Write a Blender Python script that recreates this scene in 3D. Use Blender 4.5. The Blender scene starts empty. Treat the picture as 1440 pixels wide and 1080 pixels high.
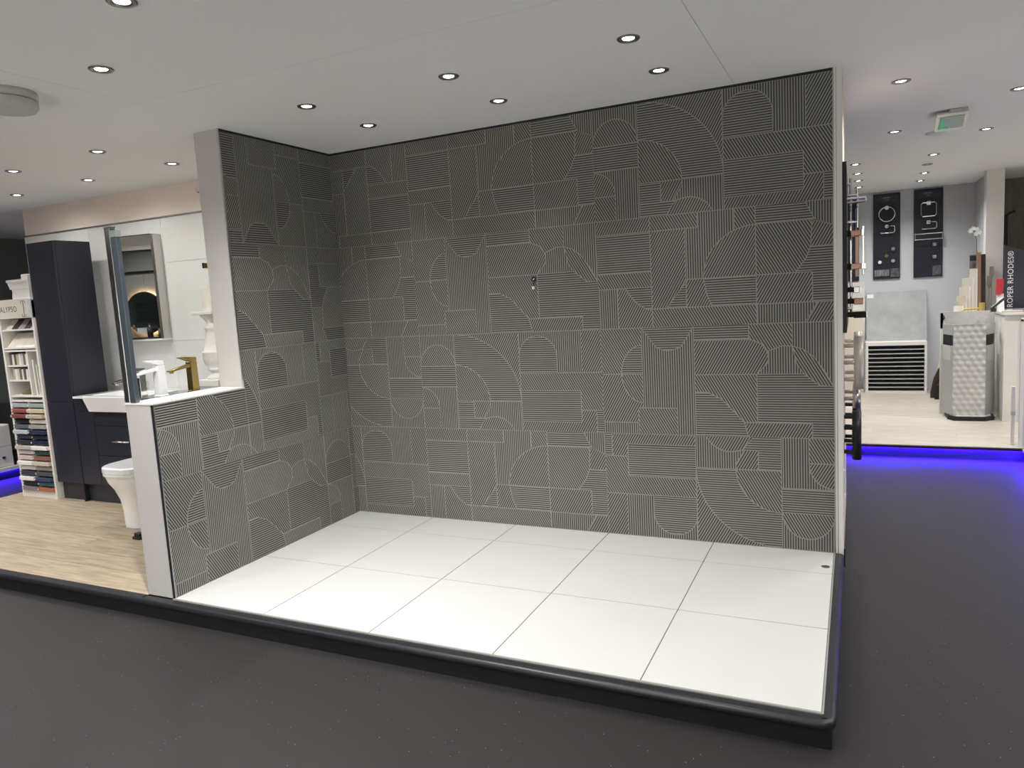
import bpy, bmesh, math, random
from mathutils import Vector, Matrix
random.seed(7)
SC = bpy.context.scene
COL = SC.collection
PI = math.pi
H = 2.393            # ceiling height above the display platform
GZ = -0.095          # shop floor level
W = 3.0106           # width of the tiled back wall
TW, TH = 1.209, 0.595

# ------------------------------------------------------------------ camera
def make_camera():
    yaw, pitch, roll = -0.444854, -0.119628, -0.0591438
    cy, sy, cp, sp = math.cos(yaw), math.sin(yaw), math.cos(pitch), math.sin(pitch)
    f = Vector((sy*cp, cy*cp, sp)); r0 = Vector((cy, -sy, 0)); u0 = r0.cross(f)
    r = r0*math.cos(roll) + u0*math.sin(roll)
    u = -r0*math.sin(roll) + u0*math.cos(roll)
    cam = bpy.data.cameras.new('camera'); o = bpy.data.objects.new('camera', cam); COL.objects.link(o)
    m = Matrix((( r.x, u.x, -f.x, 3.10584), (r.y, u.y, -f.y, -3.94657), (r.z, u.z, -f.z, 1.40432), (0, 0, 0, 1)))
    o.matrix_world = m
    cam.sensor_width = 36; cam.lens = 1021.8978/1440*36; cam.clip_start = 0.05; cam.clip_end = 100
    SC.camera = o
make_camera()
wd = bpy.data.worlds.new('world'); SC.world = wd; wd.use_nodes = True
wd.node_tree.nodes['Background'].inputs[0].default_value = (0.95, 0.98, 1.0, 1)
wd.node_tree.nodes['Background'].inputs[1].default_value = 0.0
SC.view_settings.view_transform = 'Standard'; SC.view_settings.look = 'None'
SC.view_settings.exposure = 0.0; SC.view_settings.gamma = 1.0; SC.view_settings.use_curve_mapping = False
SPOT_CONE = 100; WIDE_CONE = 150; WIDE = 130.0; ROOM = 42.0; CORR = 28.0; BATH = 19.0
SPOT = 20.0          # power of one downlight
SPOT_COL = (1.0, 0.985, 0.965)

# ------------------------------------------------------------------ materials
def lin(c):
    return tuple(((v/255)/12.92 if v/255 <= .04045 else ((v/255+.055)/1.055)**2.4) for v in c)
MATS = {}
def mat(name, rgb=(200,200,200), rough=.5, metal=0, vary=0, scale=8, stretch=(1,1,1), bump=0, coat=0, emit=None, estr=0, trans=0, rnd=0, rgb2=None, spec=None, dots=0, ior=None):
    """procedural material: colour mixed by noise, optional per-object value shift, fine bump"""
    if name in MATS: return MATS[name]
    m = bpy.data.materials.new(name); m.use_nodes = True; MATS[name] = m
    nt = m.node_tree; b = nt.nodes['Principled BSDF']; N = nt.nodes.new; L = nt.links.new
    c = lin(rgb)
    b.inputs['Base Color'].default_value = (*c, 1); b.inputs['Roughness'].default_value = rough; b.inputs['Metallic'].default_value = metal
    if coat: b.inputs['Coat Weight'].default_value = coat; b.inputs['Coat Roughness'].default_value = .08
    if trans: b.inputs['Transmission Weight'].default_value = trans
    if ior: b.inputs['IOR'].default_value = ior
    if spec is not None: b.inputs['Specular IOR Level'].default_value = spec
    if emit: b.inputs['Emission Color'].default_value = (*lin(emit), 1); b.inputs['Emission Strength'].default_value = estr
    if vary or rnd or bump or rgb2 or dots:
        tc = N('ShaderNodeTexCoord'); mp = N('ShaderNodeMapping'); mp.inputs['Scale'].default_value = stretch
        L(tc.outputs['Object'], mp.inputs['Vector'])
        oi = N('ShaderNodeObjectInfo')
        if rnd:
            mu = N('ShaderNodeMath'); mu.operation = 'MULTIPLY'; mu.inputs[1].default_value = 37.0; L(oi.outputs['Random'], mu.inputs[0])
            cx = N('ShaderNodeCombineXYZ'); L(mu.outputs[0], cx.inputs[0]); L(mu.outputs[0], cx.inputs[1]); L(cx.outputs[0], mp.inputs['Location'])
        ns = N('ShaderNodeTexNoise'); ns.inputs['Scale'].default_value = scale; ns.inputs['Detail'].default_value = 5; ns.inputs['Roughness'].default_value = .6
        L(mp.outputs[0], ns.inputs['Vector'])
        rp = N('ShaderNodeValToRGB'); rp.color_ramp.elements[0].position = .3; rp.color_ramp.elements[1].position = .7
        c2 = lin(rgb2) if rgb2 else tuple(max(0, v*(1-vary)) for v in c)
        rp.color_ramp.elements[0].color = (*c2, 1); rp.color_ramp.elements[1].color = (*c, 1)
        L(ns.outputs['Fac'], rp.inputs[0]); out = rp.outputs[0]
        if rnd:
            hs = N('ShaderNodeHueSaturation'); mr = N('ShaderNodeMapRange'); mr.inputs[3].default_value = 1-rnd; mr.inputs[4].default_value = 1+rnd
            L(oi.outputs['Random'], mr.inputs[0]); L(mr.outputs[0], hs.inputs['Value']); L(out, hs.inputs['Color']); out = hs.outputs[0]
        if dots:
            vo = N('ShaderNodeTexVoronoi'); vo.inputs['Scale'].default_value = dots; L(tc.outputs['Object'], vo.inputs['Vector'])
            lt = N('ShaderNodeMath'); lt.operation = 'LESS_THAN'; lt.inputs[1].default_value = .07; L(vo.outputs['Distance'], lt.inputs[0])
            gt = N('ShaderNodeMath'); gt.operation = 'GREATER_THAN'; gt.inputs[1].default_value = .80; 
            sp = N('ShaderNodeSeparateColor'); L(vo.outputs['Color'], sp.inputs[0]); L(sp.outputs[0], gt.inputs[0])
            mm = N('ShaderNodeMath'); mm.operation = 'MULTIPLY'; L(lt.outputs[0], mm.inputs[0]); L(gt.outputs[0], mm.inputs[1])
            mx = N('ShaderNodeMix'); mx.data_type = 'RGBA'; L(mm.outputs[0], mx.inputs[0]); L(out, mx.inputs[6]); mx.inputs[7].default_value = (.5, .5, .5, 1); out = mx.outputs[2]
        L(out, b.inputs['Base Color'])
        if bump:
            bp = N('ShaderNodeBump'); bp.inputs['Strength'].default_value = bump; bp.inputs['Distance'].default_value = .01
            L(ns.outputs['Fac'], bp.inputs['Height']); L(bp.outputs[0], b.inputs['Normal'])
    return m

M_tile_ground = mat('tile_ground', (66,66,63), .62, vary=.16, scale=5)
M_tile_ridge = mat('tile_ridge', (152,151,145), .55, vary=.10, scale=6)
M_grout = mat('grout', (150,149,143), .8)
M_vinyl = mat('dark_vinyl', (37,34,35), .62, spec=.4, vary=.10, scale=2.5, dots=55)
M_ceiling = mat('ceiling_paint', (244,244,243), .9)
M_white = mat('white_paint', (232,229,224), .6)
M_divider = mat('divider_paint', (198,195,191), .6)
M_pink = mat('blush_paint', (240,226,215), .8)
M_floor_tile = mat('white_porcelain', (213,213,210), .38, vary=.03, scale=3)
M_floor_grout = mat('floor_grout', (118,110,100), .8)
M_black = mat('black_plastic', (26,27,31), .38)
M_nosing = mat('black_nosing', (36,37,42), .35)
M_alu = mat('aluminium', (190,190,188), .32, 1)
M_chrome = mat('chrome', (226,228,230), .08, 1)
M_ring = mat('ring_metal', (150,148,142), .28, 1)
M_satin = mat('satin_metal', (200,198,194), .3, 1)
M_copper = mat('copper', (158,126,112), .2, 1)
M_gold = mat('brushed_gold', (172,152,96), .3, 1)
M_navy = mat('navy_lacquer', (38,40,52), .42)
M_ceramic = mat('ceramic', (242,242,242), .12, coat=.5)
M_gloss_tile = mat('gloss_white_tile', (232,232,228), .12, coat=.4, vary=.05, scale=2, rnd=.015)
M_mirror = mat('mirror', (225,230,230), .02, 1)
M_glass = mat('clear_glass', (235,245,242), .02, trans=1.0, ior=1.45)
M_glass_edge = mat('glass_edge', (104,112,124), .15, metal=.6)
M_oak = mat('oak_plank', (184,168,144), .45, rgb2=(140,124,104), scale=3.0, stretch=(1.2,14,4), rnd=.09)
M_pale_oak = mat('pale_plank', (208,202,190), .42, rgb2=(178,170,156), scale=3.0, stretch=(1.2,14,4), rnd=.05)
M_lamp = mat('lamp_lens', (255,250,240), .5, emit=(255,248,236), estr=14)
M_blue_led = mat('blue_led', (40,20,255), .5, emit=(52,14,255), estr=330)
M_warm_led = mat('warm_led', (255,220,170), .5, emit=(255,206,150), estr=40)
M_grey_wall = mat('grey_paint', (202,204,208), .85)
M_dark_grey = mat('charcoal_tile', (92,92,90), .5, vary=.12, scale=4)
M_sage = mat('sage_paint', (118,128,122), .7)
M_concrete = mat('concrete_tile', (178,180,180), .5, rgb2=(158,161,162), scale=6)
M_marble = mat('marble', (232,230,225), .2, rgb2=(200,197,190), scale=5)
M_offwhite = mat('offwhite_board', (218,212,200), .6)
M_beige = mat('beige_board', (206,196,180), .6)
M_blackboard = mat('matt_black', (24,25,30), .55)
M_red = mat('red_card', (198,60,66), .5)
M_wax = mat('candle_wax', (238,230,215), .5)
M_plaster = mat('white_plaster', (228,226,222), .55)
M_greywood = mat('grey_wood', (140,134,124), .6, rgb2=(116,110,102), scale=4, stretch=(6,6,1))
M_green_lit = mat('exit_green', (60,190,130), .5, emit=(70,200,140), estr=.2)
M_exit_panel = mat('exit_panel', (170,195,182), .3)
M_grey_plastic = mat('grey_plastic', (196,196,192), .5)
M_text_dark = mat('dark_print', (92,84,84), .7)
M_text_white = mat('white_print', (235,235,235), .6)
M_print_grey = mat('grey_print', (120,122,132), .6)

# ------------------------------------------------------------------ mesh helpers
class MB:
    def __init__(s): s.v = []; s.f = []; s.m = []
    def add(s, vs, fs, mi=0):
        n = len(s.v); s.v += [tuple(v) for v in vs]; s.f += [tuple(i+n for i in f) for f in fs]; s.m += [mi]*len(fs); return s
    def box(s, x0, y0, z0, x1, y1, z1, mi=0):
        if x0 > x1: x0, x1 = x1, x0
        if y0 > y1: y0, y1 = y1, y0
        if z0 > z1: z0, z1 = z1, z0
        v = [(x0,y0,z0),(x1,y0,z0),(x1,y1,z0),(x0,y1,z0),(x0,y0,z1),(x1,y0,z1),(x1,y1,z1),(x0,y1,z1)]
        return s.add(v, [(0,3,2,1),(4,5,6,7),(0,1,5,4),(1,2,6,5),(2,3,7,6),(3,0,4,7)], mi)
    def prism(s, poly, axis, a, b, mi=0):
        """closed polygon extruded along axis from a to b; poly gives the two other coordinates"""
        def P(p, d):
            return {'x': (d, p[0], p[1]), 'y': (p[0], d, p[1]), 'z': (p[0], p[1], d)}[axis]
        n = len(poly); v = [P(p, a) for p in poly] + [P(p, b) for p in poly]
        f = [tuple(range(n-1, -1, -1)), tuple(range(n, 2*n))] + [(i, (i+1) % n, n+(i+1) % n, n+i) for i in range(n)]
        return s.add(v, f, mi)
    def lathe(s, prof, c, n=24, mi=0):
        v = []; f = []
        for (r, z) in prof:
            for k in range(n):
                a = 2*PI*k/n; v.append((c[0]+r*math.cos(a), c[1]+r*math.sin(a), c[2]+z))
        for i in range(len(prof)-1):
            for k in range(n): f.append((i*n+k, i*n+(k+1) % n, (i+1)*n+(k+1) % n, (i+1)*n+k))
        f.append(tuple(range(n-1, -1, -1))); f.append(tuple((len(prof)-1)*n+k for k in range(n)))
        return s.add(v, f, mi)
    def tube(s, pts, r, n=10, mi=0, closed=False):
        P = [Vector(p) for p in pts]; m = len(P); rings = []
        up = None
        for i in range(m):
            a = P[(i-1) % m] if (closed or i > 0) else P[i]; b = P[(i+1) % m] if (closed or i < m-1) else P[i]
            t = (b-a).normalized()
            if up is None:
                up = Vector((0,0,1)) if abs(t.z) < .9 else Vector((1,0,0))
            up = (up - t*up.dot(t))
            up = up.normalized() if up.length > 1e-6 else t.orthogonal().normalized()
            w = t.cross(up); rr = r[i] if isinstance(r, (list, tuple)) else r
            rings.append([P[i]+(up*math.cos(2*PI*k/n)+w*math.sin(2*PI*k/n))*rr for k in range(n)])
        v = [q for R_ in rings for q in R_]; f = []
        for i in range(m if closed else m-1):
            j = (i+1) % m
            for k in range(n): f.append((i*n+k, i*n+(k+1) % n, j*n+(k+1) % n, j*n+k))
        if not closed: f.append(tuple(range(n-1, -1, -1))); f.append(tuple((m-1)*n+k for k in range(n)))
        return s.add(v, f, mi)
    def cyl(s, a, b, r, n=16, mi=0): return s.tube([a, b], r, n, mi)
    def loft(s, rings, mi=0):
        n = len(rings[0]); v = [p for R_ in rings for p in R_]; f = []
        for i in range(len(rings)-1):
            for k in range(n): f.append((i*n+k, i*n+(k+1) % n, (i+1)*n+(k+1) % n, (i+1)*n+k))
        f.append(tuple(range(n-1, -1, -1))); f.append(tuple((len(rings)-1)*n+k for k in range(n)))
        return s.add(v, f, mi)
    def mesh(s, name, mats, smooth=False, fix=True):
        me = bpy.data.meshes.new(name); me.from_pydata(s.v, [], s.f)
        for m_ in (mats if isinstance(mats, (list, tuple)) else [mats]): me.materials.append(m_)
        me.polygons.foreach_set('material_index', s.m)
        if smooth: me.polygons.foreach_set('use_smooth', [True]*len(s.f))
        if fix:
            bm = bmesh.new(); bm.from_mesh(me); bmesh.ops.recalc_face_normals(bm, faces=bm.faces); bm.to_mesh(me); bm.free()
        me.update(); return me

def link(name, me, parent=None, bevel=0, smooth_angle=None):
    o = bpy.data.objects.new(name, me); COL.objects.link(o)
    if parent is not None:
        o.parent = parent; o.matrix_parent_inverse = Matrix.Translation(parent.location).inverted() if parent.rotation_euler[2] == 0 else parent.matrix_basis.inverted()
    if bevel:
        md = o.modifiers.new('bevel', 'BEVEL'); md.width = bevel; md.segments = 2; md.limit_method = 'ANGLE'
    return o
def obj(name, mb, mats, parent=None, smooth=False, bevel=0):
    return link(name, mb.mesh(name, mats, smooth), parent, bevel)
def boxo(name, b, m, parent=None, bevel=0): return obj(name, MB().box(*b), m, parent, bevel=bevel)
def tag(o, label, cat, group=None):
    o['label'] = label; o['category'] = cat
    if group: o['group'] = group
    return o
def thing(name, label, cat, loc=(0,0,0), group=None):
    o = bpy.data.objects.new(name, None); COL.objects.link(o); o.location = loc; o.empty_display_size = .05
    return tag(o, label, cat, group)
def struct(o, label=None):
    o['kind'] = 'structure'
    if label: o['label'] = label
    return o
def dup(root, loc=None, label=None, rotz=0):
    r = root.copy(); COL.objects.link(r)
    if loc is not None: r.location = loc
    if rotz: r.rotation_euler = (0, 0, rotz)
    if label: r['label'] = label
    for ch in list(root.children):
        c = ch.copy(); COL.objects.link(c); c.parent = r; c.matrix_parent_inverse = ch.matrix_parent_inverse
        for g in list(ch.children):
            d = g.copy(); COL.objects.link(d); d.parent = c; d.matrix_parent_inverse = g.matrix_parent_inverse
    return r
def text_obj(name, body, size, m, parent, mw, extrude=.0005, align='LEFT', font_bold=False, space=1.0):
    cu = bpy.data.curves.new(name, 'FONT'); cu.body = body; cu.size = size; cu.extrude = extrude; cu.align_x = align; cu.align_y = 'CENTER'; cu.space_character = space
    if font_bold: cu.offset = size*.012
    t = bpy.data.objects.new(name, cu); COL.objects.link(t)
    dg = bpy.context.evaluated_depsgraph_get(); me = bpy.data.meshes.new_from_object(t.evaluated_get(dg))
    bpy.data.objects.remove(t); me.transform(mw); me.materials.clear(); me.materials.append(m)
    return link(name, me, parent)

# ------------------------------------------------------------------ relief tile faces (u 0..2 across, v 0..1 down)
def arc(cx, cy, rx, ry, a0, a1, n=12):
    return [(cx+rx*math.cos(math.radians(a0+(a1-a0)*k/n)), cy-ry*math.sin(math.radians(a0+(a1-a0)*k/n))) for k in range(n+1)]
def rc(u0, v0, u1, v1): return [(u0,v0),(u1,v0),(u1,v1),(u0,v1)]
dome = [(.65,1),(.74,.88),(.80,.865),(.87,.86),(.94,.88),(1.0,.92),(1.06,1)]
FACE_A = [
 ('V', [(0,0),(.42,0),(.42,.33)] + arc(.21,.33,.21,.23,0,180)), ('\\', arc(.21,.33,.21,.23,0,180)), ('H', rc(0,.33,.42,.55)),
 ('/', [(0,.78)] + arc(0,.78,.2,.22,0,90)), ('\\', rc(0,.78,.2,1)), ('V', [(0,.55),(.42,.55),(.42,1),(.2,1)] + arc(0,.78,.2,.22,0,90)),
 ('H', arc(.42,.70,.73,.70,90,0,20) + arc(.42,.70,.38,.38,0,90)), ('\\', [(.42,.70)] + arc(.42,.70,.38,.38,0,90)),
 ('/', [(1.15,0)] + arc(.42,.70,.73,.70,90,0,20)),
 ('H', rc(.42,.70,.61,.88)), ('/', [(.61,.70),(.80,.70),(.80,.75),(.72,.88),(.61,.88)]), ('H', [(.42,.88),(.74,.88),(.65,1),(.42,1)]), ('/', dome),
 ('V', [(.80,.70),(1.15,.70),(1.15,1)] + dome[:0:-1] + [(.72,.88),(.80,.75)]),
 ('H', [(1.15,.41)] + arc(1.35,.24,.2,.2,180,0) + [(1.55,.41)]), ('V', [(1.15,0),(1.8,0),(1.8,.41),(1.55,.41)] + arc(1.35,.24,.2,.2,0,180)),
 ('/', rc(1.8,0,2,.41)), ('\\', [(1.15,.41),(2,.41),(2,.78),(1.78,.78),(1.78,.59),(1.15,.59)]), ('H', rc(1.15,.59,1.78,.9)),
 ('/', [(1.15,.9),(1.78,.9),(1.78,.78),(1.93,.78),(1.93,1),(1.15,1)]), ('H', rc(1.93,.78,2,1))]
smile = [(.75,.18),(.69,.205),(.62,.215),(.57,.205),(.52,.18)]
hexa = [(1.33,.13),(1.43,.17),(1.48,.24),(1.49,.33)]
sliv = [(1.68,.20),(1.76,.225),(1.84,.29),(1.93,.42),(2,.55)]
hill = [(.86,.6),(.97,.6),(1.09,.66),(1.22,.8),(1.28,.87)]
FACE_B = [
 ('\\', [(0,0),(.39,0)] + arc(.39,.43,.2,.27,90,180) + [(0,.43)]), ('H', arc(.39,.43,.2,.27,90,180) + [(.39,.43)]),
 ('/', [(0,.43)] + arc(.39,.43,.2,.27,180,270) + [(.39,.75),(.34,.75),(.34,.89),(0,.89)]), ('\\', [(.39,.43)] + arc(.39,.43,.2,.27,180,270)),
 ('V', rc(0,.89,.34,1)), ('\\', rc(.34,.75,.70,1)), ('H', [(.39,0),(.86,0)] + smile),
 ('V', [(.39,0)] + smile[::-1] + [(.86,0),(.86,1),(.70,1),(.70,.75),(.39,.75)]), ('H', rc(.86,0,1.33,.13)),
 ('\\', [(1.33,0),(1.68,0),(1.68,.2),(1.60,.195),(1.48,.24),(1.43,.17),(1.33,.13)]), ('/', [(.86,.13)] + hexa + [(1.39,.44),(.86,.44)]),
 ('V', [(1.39,.44),(1.49,.33),(1.48,.24),(1.60,.195),(1.68,.2),(1.71,.35),(1.77,.44)]), ('\\', sliv + [(1.89,.54),(1.77,.44),(1.71,.35)]),
 ('V', [(1.68,0),(2,0)] + sliv[::-1]), ('H', [(1.39,.44),(1.77,.44),(1.89,.54),(2,.55),(2,1),(1.83,1),(1.83,.87),(1.39,.87)]),
 ('/', [(1.28,.87),(1.83,.87),(1.83,1),(1.31,1)]), ('\\', [(.86,.44),(1.39,.44),(1.39,.87)] + hill[::-1]), ('H', hill + [(1.31,1),(.86,1)])]
qa = [(.26,.63),(.30,.70),(.36,.77),(.45,.83)]
FACE_C = [
 ('/', rc(0,0,.5,.13)), ('\\', rc(.5,0,.92,.13)), ('H', rc(0,.13,.5,.49)), ('\\', rc(0,.49,.5,.63)), ('V', rc(0,.63,.18,1)),
 ('H', qa + [(.5,.83),(.5,.63)]), ('/', [(.18,.63)] + qa + [(.5,.83),(.5,1),(.18,1)]), ('/', [(.5,.13),(.81,.13),(.81,.6),(.63,.83),(.5,.83)]),
 ('H', [(.81,.6),(.81,.83),(.63,.83)]), ('V', [(.92,0),(1.23,0)] + arc(1.40,.58,.44,.43,113,180) + [(.81,.58),(.81,.13),(.92,.13)]),
 ('\\', [(1.23,0),(1.40,0)] + arc(1.40,.58,.44,.43,90,113,4)), ('/', arc(1.40,.58,.44,.43,90,180) + [(1.40,.58)]),
 ('H', [(.96,.58),(1.40,.58),(1.40,.83),(1.03,.83),(.985,.72)]), ('/', [(.81,.58),(.96,.58),(.985,.72),(1.03,.83),(.81,.83)]), ('\\', rc(.5,.83,1.40,1)),
 ('H', [(1.40,0),(1.79,0),(1.86,.15),(1.40,.15)]), ('V', [(1.79,0),(2,0),(2,.21),(1.86,.15)]),
 ('\\', [(1.40,.15),(1.84,.15),(1.83,.37),(1.79,.47),(1.71,.58),(1.40,.58)]), ('/', [(1.84,.15),(2,.21),(2,.37),(1.83,.37)]),
 ('H', [(1.83,.37),(2,.37),(2,.83),(1.84,.83),(1.84,.58),(1.71,.58),(1.79,.47)]), ('/', rc(1.40,.58,1.84,.83)),
 ('V', [(1.40,.83),(1.88,.83),(1.78,1),(1.40,1)]), ('/', [(1.88,.83),(2,.83),(2,1),(1.78,1)])]
ANG = {'H': 0, 'V': 90, '/': 60, '\\': 120}
PITCH, RW, T_THICK, R_H = .0126, .0058, .010, .0016

def clip_rect(poly, u0, v0, u1, v1):
    def cl(ps, ins, cut):
        out = []
        for i in range(len(ps)):
            a, b = ps[i-1], ps[i]
            if ins(b):
                if not ins(a): out.append(cut(a, b))
                out.append(b)
            elif ins(a): out.append(cut(a, b))
        return out
    def cx(c): return lambda a, b: (c, a[1]+(b[1]-a[1])*(c-a[0])/(b[0]-a[0]))
    def cy(c): return lambda a, b: (a[0]+(b[0]-a[0])*(c-a[1])/(b[1]-a[1]), c)
    for ins, cut in ((lambda p: p[0] >= u0, cx(u0)), (lambda p: p[0] <= u1, cx(u1)), (lambda p: p[1] >= v0, cy(v0)), (lambda p: p[1] <= v1, cy(v1))):
        poly = cl(poly, ins, cut)
        if len(poly) < 3: return []
    return poly

def relief_tile_mesh(name, face, rot, rects, to_world):
    """one glazed tile (or the cut piece of it given by rects): slab, raised hatch ridges and raised region outlines"""
    mb = MB(); g = .0012
    top = T_THICK + R_H
    def put(vs, fs, mi): mb.add([to_world(*v) for v in vs], fs, mi)
    def strip(a, b, c, d, h=top):      # a,b lower side; d,c upper side (ccw) -> ridge with two flanks
        put([(*a,h),(*b,h),(*c,h),(*d,h),(*a,T_THICK),(*b,T_THICK),(*c,T_THICK),(*d,T_THICK)], [(0,1,2,3),(4,5,1,0),(6,7,3,2)], 1)
    for (u0, v0, u1, v1) in rects:
        s0, s1, t0, t1 = u0*TW/2+g, u1*TW/2-g, (1-v1)*TH+g, (1-v0)*TH-g
        put([(s0,t0,0),(s1,t0,0),(s1,t1,0),(s0,t1,0),(s0,t0,T_THICK),(s1,t0,T_THICK),(s1,t1,T_THICK),(s0,t1,T_THICK)],
            [(4,5,6,7),(0,1,5,4),(1,2,6,5),(2,3,7,6),(3,0,4,7)], 0)
        for kind, poly in face:
            if rot: poly = [(2-u, 1-v) for u, v in poly]
            poly = clip_rect(poly, u0, v0, u1, v1)
            if not poly: continue
            P = [(u*TW/2, (1-v)*TH) for u, v in poly]
            area = sum(P[i-1][0]*P[i][1]-P[i][0]*P[i-1][1] for i in range(len(P)))/2
            if abs(area) < 4e-5: continue
            if area < 0: P = P[::-1]
            th = math.radians(ANG[kind]); c, s_ = math.cos(th), math.sin(th)
            Q = [(x*c+y*s_, -x*s_+y*c) for x, y in P]
            ys = [q[1] for q in Q]; k0 = math.floor(min(ys)/PITCH)-1; k1 = math.ceil(max(ys)/PITCH)+1
            def cuts(yy):
                o = []
                for i in range(len(Q)):
                    (xa, ya), (xb, yb) = Q[i-1], Q[i]
                    if (ya <= yy) != (yb <= yy): o.append(xa+(xb-xa)*(yy-ya)/(yb-ya))
                return sorted(o)
            back = lambda x, y: (x*c-y*s_, x*s_+y*c)
            for k in range(k0, k1):
                ym = (k+.5)*PITCH; lo, hi, mid = cuts(ym-RW/2), cuts(ym+RW/2), cuts(ym)
                if not mid: continue
                if not (len(lo) == len(mid) == len(hi)): lo = hi = mid
                for j in range(0, len(mid)-1, 2):
                    if mid[j+1]-mid[j] < .004: continue
                    strip(back(lo[j], ym-RW/2), back(lo[j+1], ym-RW/2), back(hi[j+1], ym+RW/2), back(hi[j], ym+RW/2))
            for i in range(len(P)):        # outline ridge
                a, b = Vector(P[i-1]), Vector(P[i]); d = b-a
                if d.length < 1e-5: continue
                d.normalize(); n = Vector((-d.y, d.x))*.0021
                q = [a, b, b+n, a+n]
                q = [(min(max(p.x, s0), s1), min(max(p.y, t0), t1)) for p in q]
                strip(*q, h=top+.0002+.00004*(i % 3))
    return mb.mesh(name, [M_tile_ground, M_tile_ridge], fix=False)

# ------------------------------------------------------------------ shell of the showroom
struct(boxo('floor', (-9,-6.7,GZ-.1, 8,8,GZ), M_vinyl), 'dark speckled vinyl shop floor')
ceil = struct(boxo('ceiling', (-9,-6.7,H+.012, 8,8,H+.1), M_ceiling), 'white board ceiling with hairline joints')
e_ = .001
for (x0, x1, y0, y1) in ((-9,.1,-6.7,-1.49),(.1,2.56,-6.7,-1.49),(2.56,8,-6.7,-1.49),(-9,2.56,-1.49,8),(2.56,8,-1.49,8)):
    boxo('ceiling_panel', (x0+e_, y0+e_, H, x1-e_, y1-e_, H+.0121), M_ceiling, ceil)
struct(boxo('wall_rear', (-9,-6.8,GZ, 8,-6.7,H+.05), M_white), 'white wall behind the displays')
struct(boxo('wall_right', (8,-6.7,GZ, 8.1,8,H+.05), M_white))
struct(boxo('wall_left_far', (-9.1,-6.7,GZ, -9,8,H+.05), M_white))
struct(boxo('wall_front_far', (-9,8,GZ, 8,8.1,H+.05), M_white))

# display platform under the tiled bay and the bathroom
PF, PR = -1.585, 3.035
plat = struct(obj('floor_platform', MB().box(-3.3,PF+.02,GZ, PR-.005,.2,-.012), M_black), 'low black display platform')
# riser and rounded nosing along front and right side
boxo('riser', (-3.3,PF,GZ, PR,PF+.03,-.02), M_black, plat)
boxo('riser', (PR-.03,PF+.02,GZ, PR,.06,-.02), M_black, plat)
obj('nosing', MB().tube([(-3.3,PF+.002,-.016),(PR-.05,PF+.002,-.016),(PR-.02,PF+.006,-.016),(PR-.004,PF+.02,-.016),(PR,PF+.05,-.016),(PR,.06,-.016)], .017, 12), M_nosing, plat, smooth=True)
boxo('edge_strip', (PR-.03,PF+.02,-.02, PR-.002,.06,.0005), M_nosing, plat)
boxo('edge_strip', (-3.3,PF,-.02, PR-.02,PF+.04,-.003), M_nosing, plat)
FD = -1.535
M_trim = mat('pale_trim', (150,149,143), .45)
boxo('tile_trim', (.012,FD-.012,-.012, PR-.03,FD-.002,.002), M_trim, plat)
boxo('tile_trim', (PR-.03,FD-.012,-.012, PR-.024,-.012,.002), M_trim, plat)

# white floor tiles
fl = struct(boxo('floor_display', (.012,FD,-.012, PR-.03,0,-.0015), M_floor_grout), 'grout bed of the white tiled bay floor')
xs = [.012] + [W-.0115-.6*k for k in (4,3,2,1)] + [PR-.03]; ys = [FD,-.912,-.312,-.0105]
g = .0023
for i in range(5):
    for j in range(3):
        boxo('floor_tile', (xs[i]+g, ys[j]+g, -.010, xs[i+1]-g, ys[j+1]-g, 0), M_floor_tile, fl, bevel=.0008)
dr = thing('floor_hole', 'small round dark hole with metal rim in white floor tile', 'floor drain', (2.972,-.22,0))
obj('rim', MB().lathe([(.016,0),(.020,0),(.020,.0015),(.016,.0015)], (2.972,-.22,0)), M_alu, dr)
obj('opening', MB().lathe([(0.001,0),(.0165,0),(.0165,.0008),(0.001,.0008)], (2.972,-.22,0)), M_blackboard, dr)

# tiled back wall (partition between bay and corridor)
wb = struct(boxo('wall_back', (-.17,0,GZ, 3.045,.06,H), M_white), 'partition wall carrying the grey relief tiles')
boxo('grout_bed', (.0,-.003,0, W,0,4*TH), M_grout, wb)
boxo('black_trim', (0,-.012,4*TH, W+.006,0,H), M_blackboard, wb)
boxo('edge_trim', (W,-.0125,-.01, W+.006,0,H), M_alu, wb)
XA = [W-2*TW, W-TW]
def on_back(X0, Z0): return lambda s, t, d: (X0+s, -d, Z0+t)
def on_left(Y0, Z0): return lambda s, t, d: (d, Y0+s, Z0+t)
uL = 2*(W-2*TW)/TW
faces = {'A': FACE_A, 'B': FACE_B, 'C': FACE_C}
cache = {}
def place_tile(f, rot, rects, conv, parent, key, at):
    # alike tiles share mesh data; each mesh is made at the origin of its tile
    k = (f, rot, tuple(rects), key)
    if k not in cache:
        cache[k] = relief_tile_mesh('relief_tile', faces[f], rot, rects, conv(0, 0))
    o = link('relief_tile', cache[k], parent); o.location = at
full = [(0,0,2,1)]
layout = [(('C',1),('C',0),('A',0)), (('C',0),('B',0),('C',0)), (('A',1),('A',0),('B',0)), (('A',0),('C',0),('A',1))]
for r in range(4):
    z = (3-r)*TH
    (fa, ra), (fb, rb), (fc, rcx) = layout[r]
    place_tile(fa, ra, [(2-uL,0,2,1)], on_back, wb, 'b', (XA[0]-TW, 0, z))
    place_tile(fb, rb, full, on_back, wb, 'b', (XA[0], 0, z))
    place_tile(fc, rcx, full, on_back, wb, 'b', (XA[1], 0, z))

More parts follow.
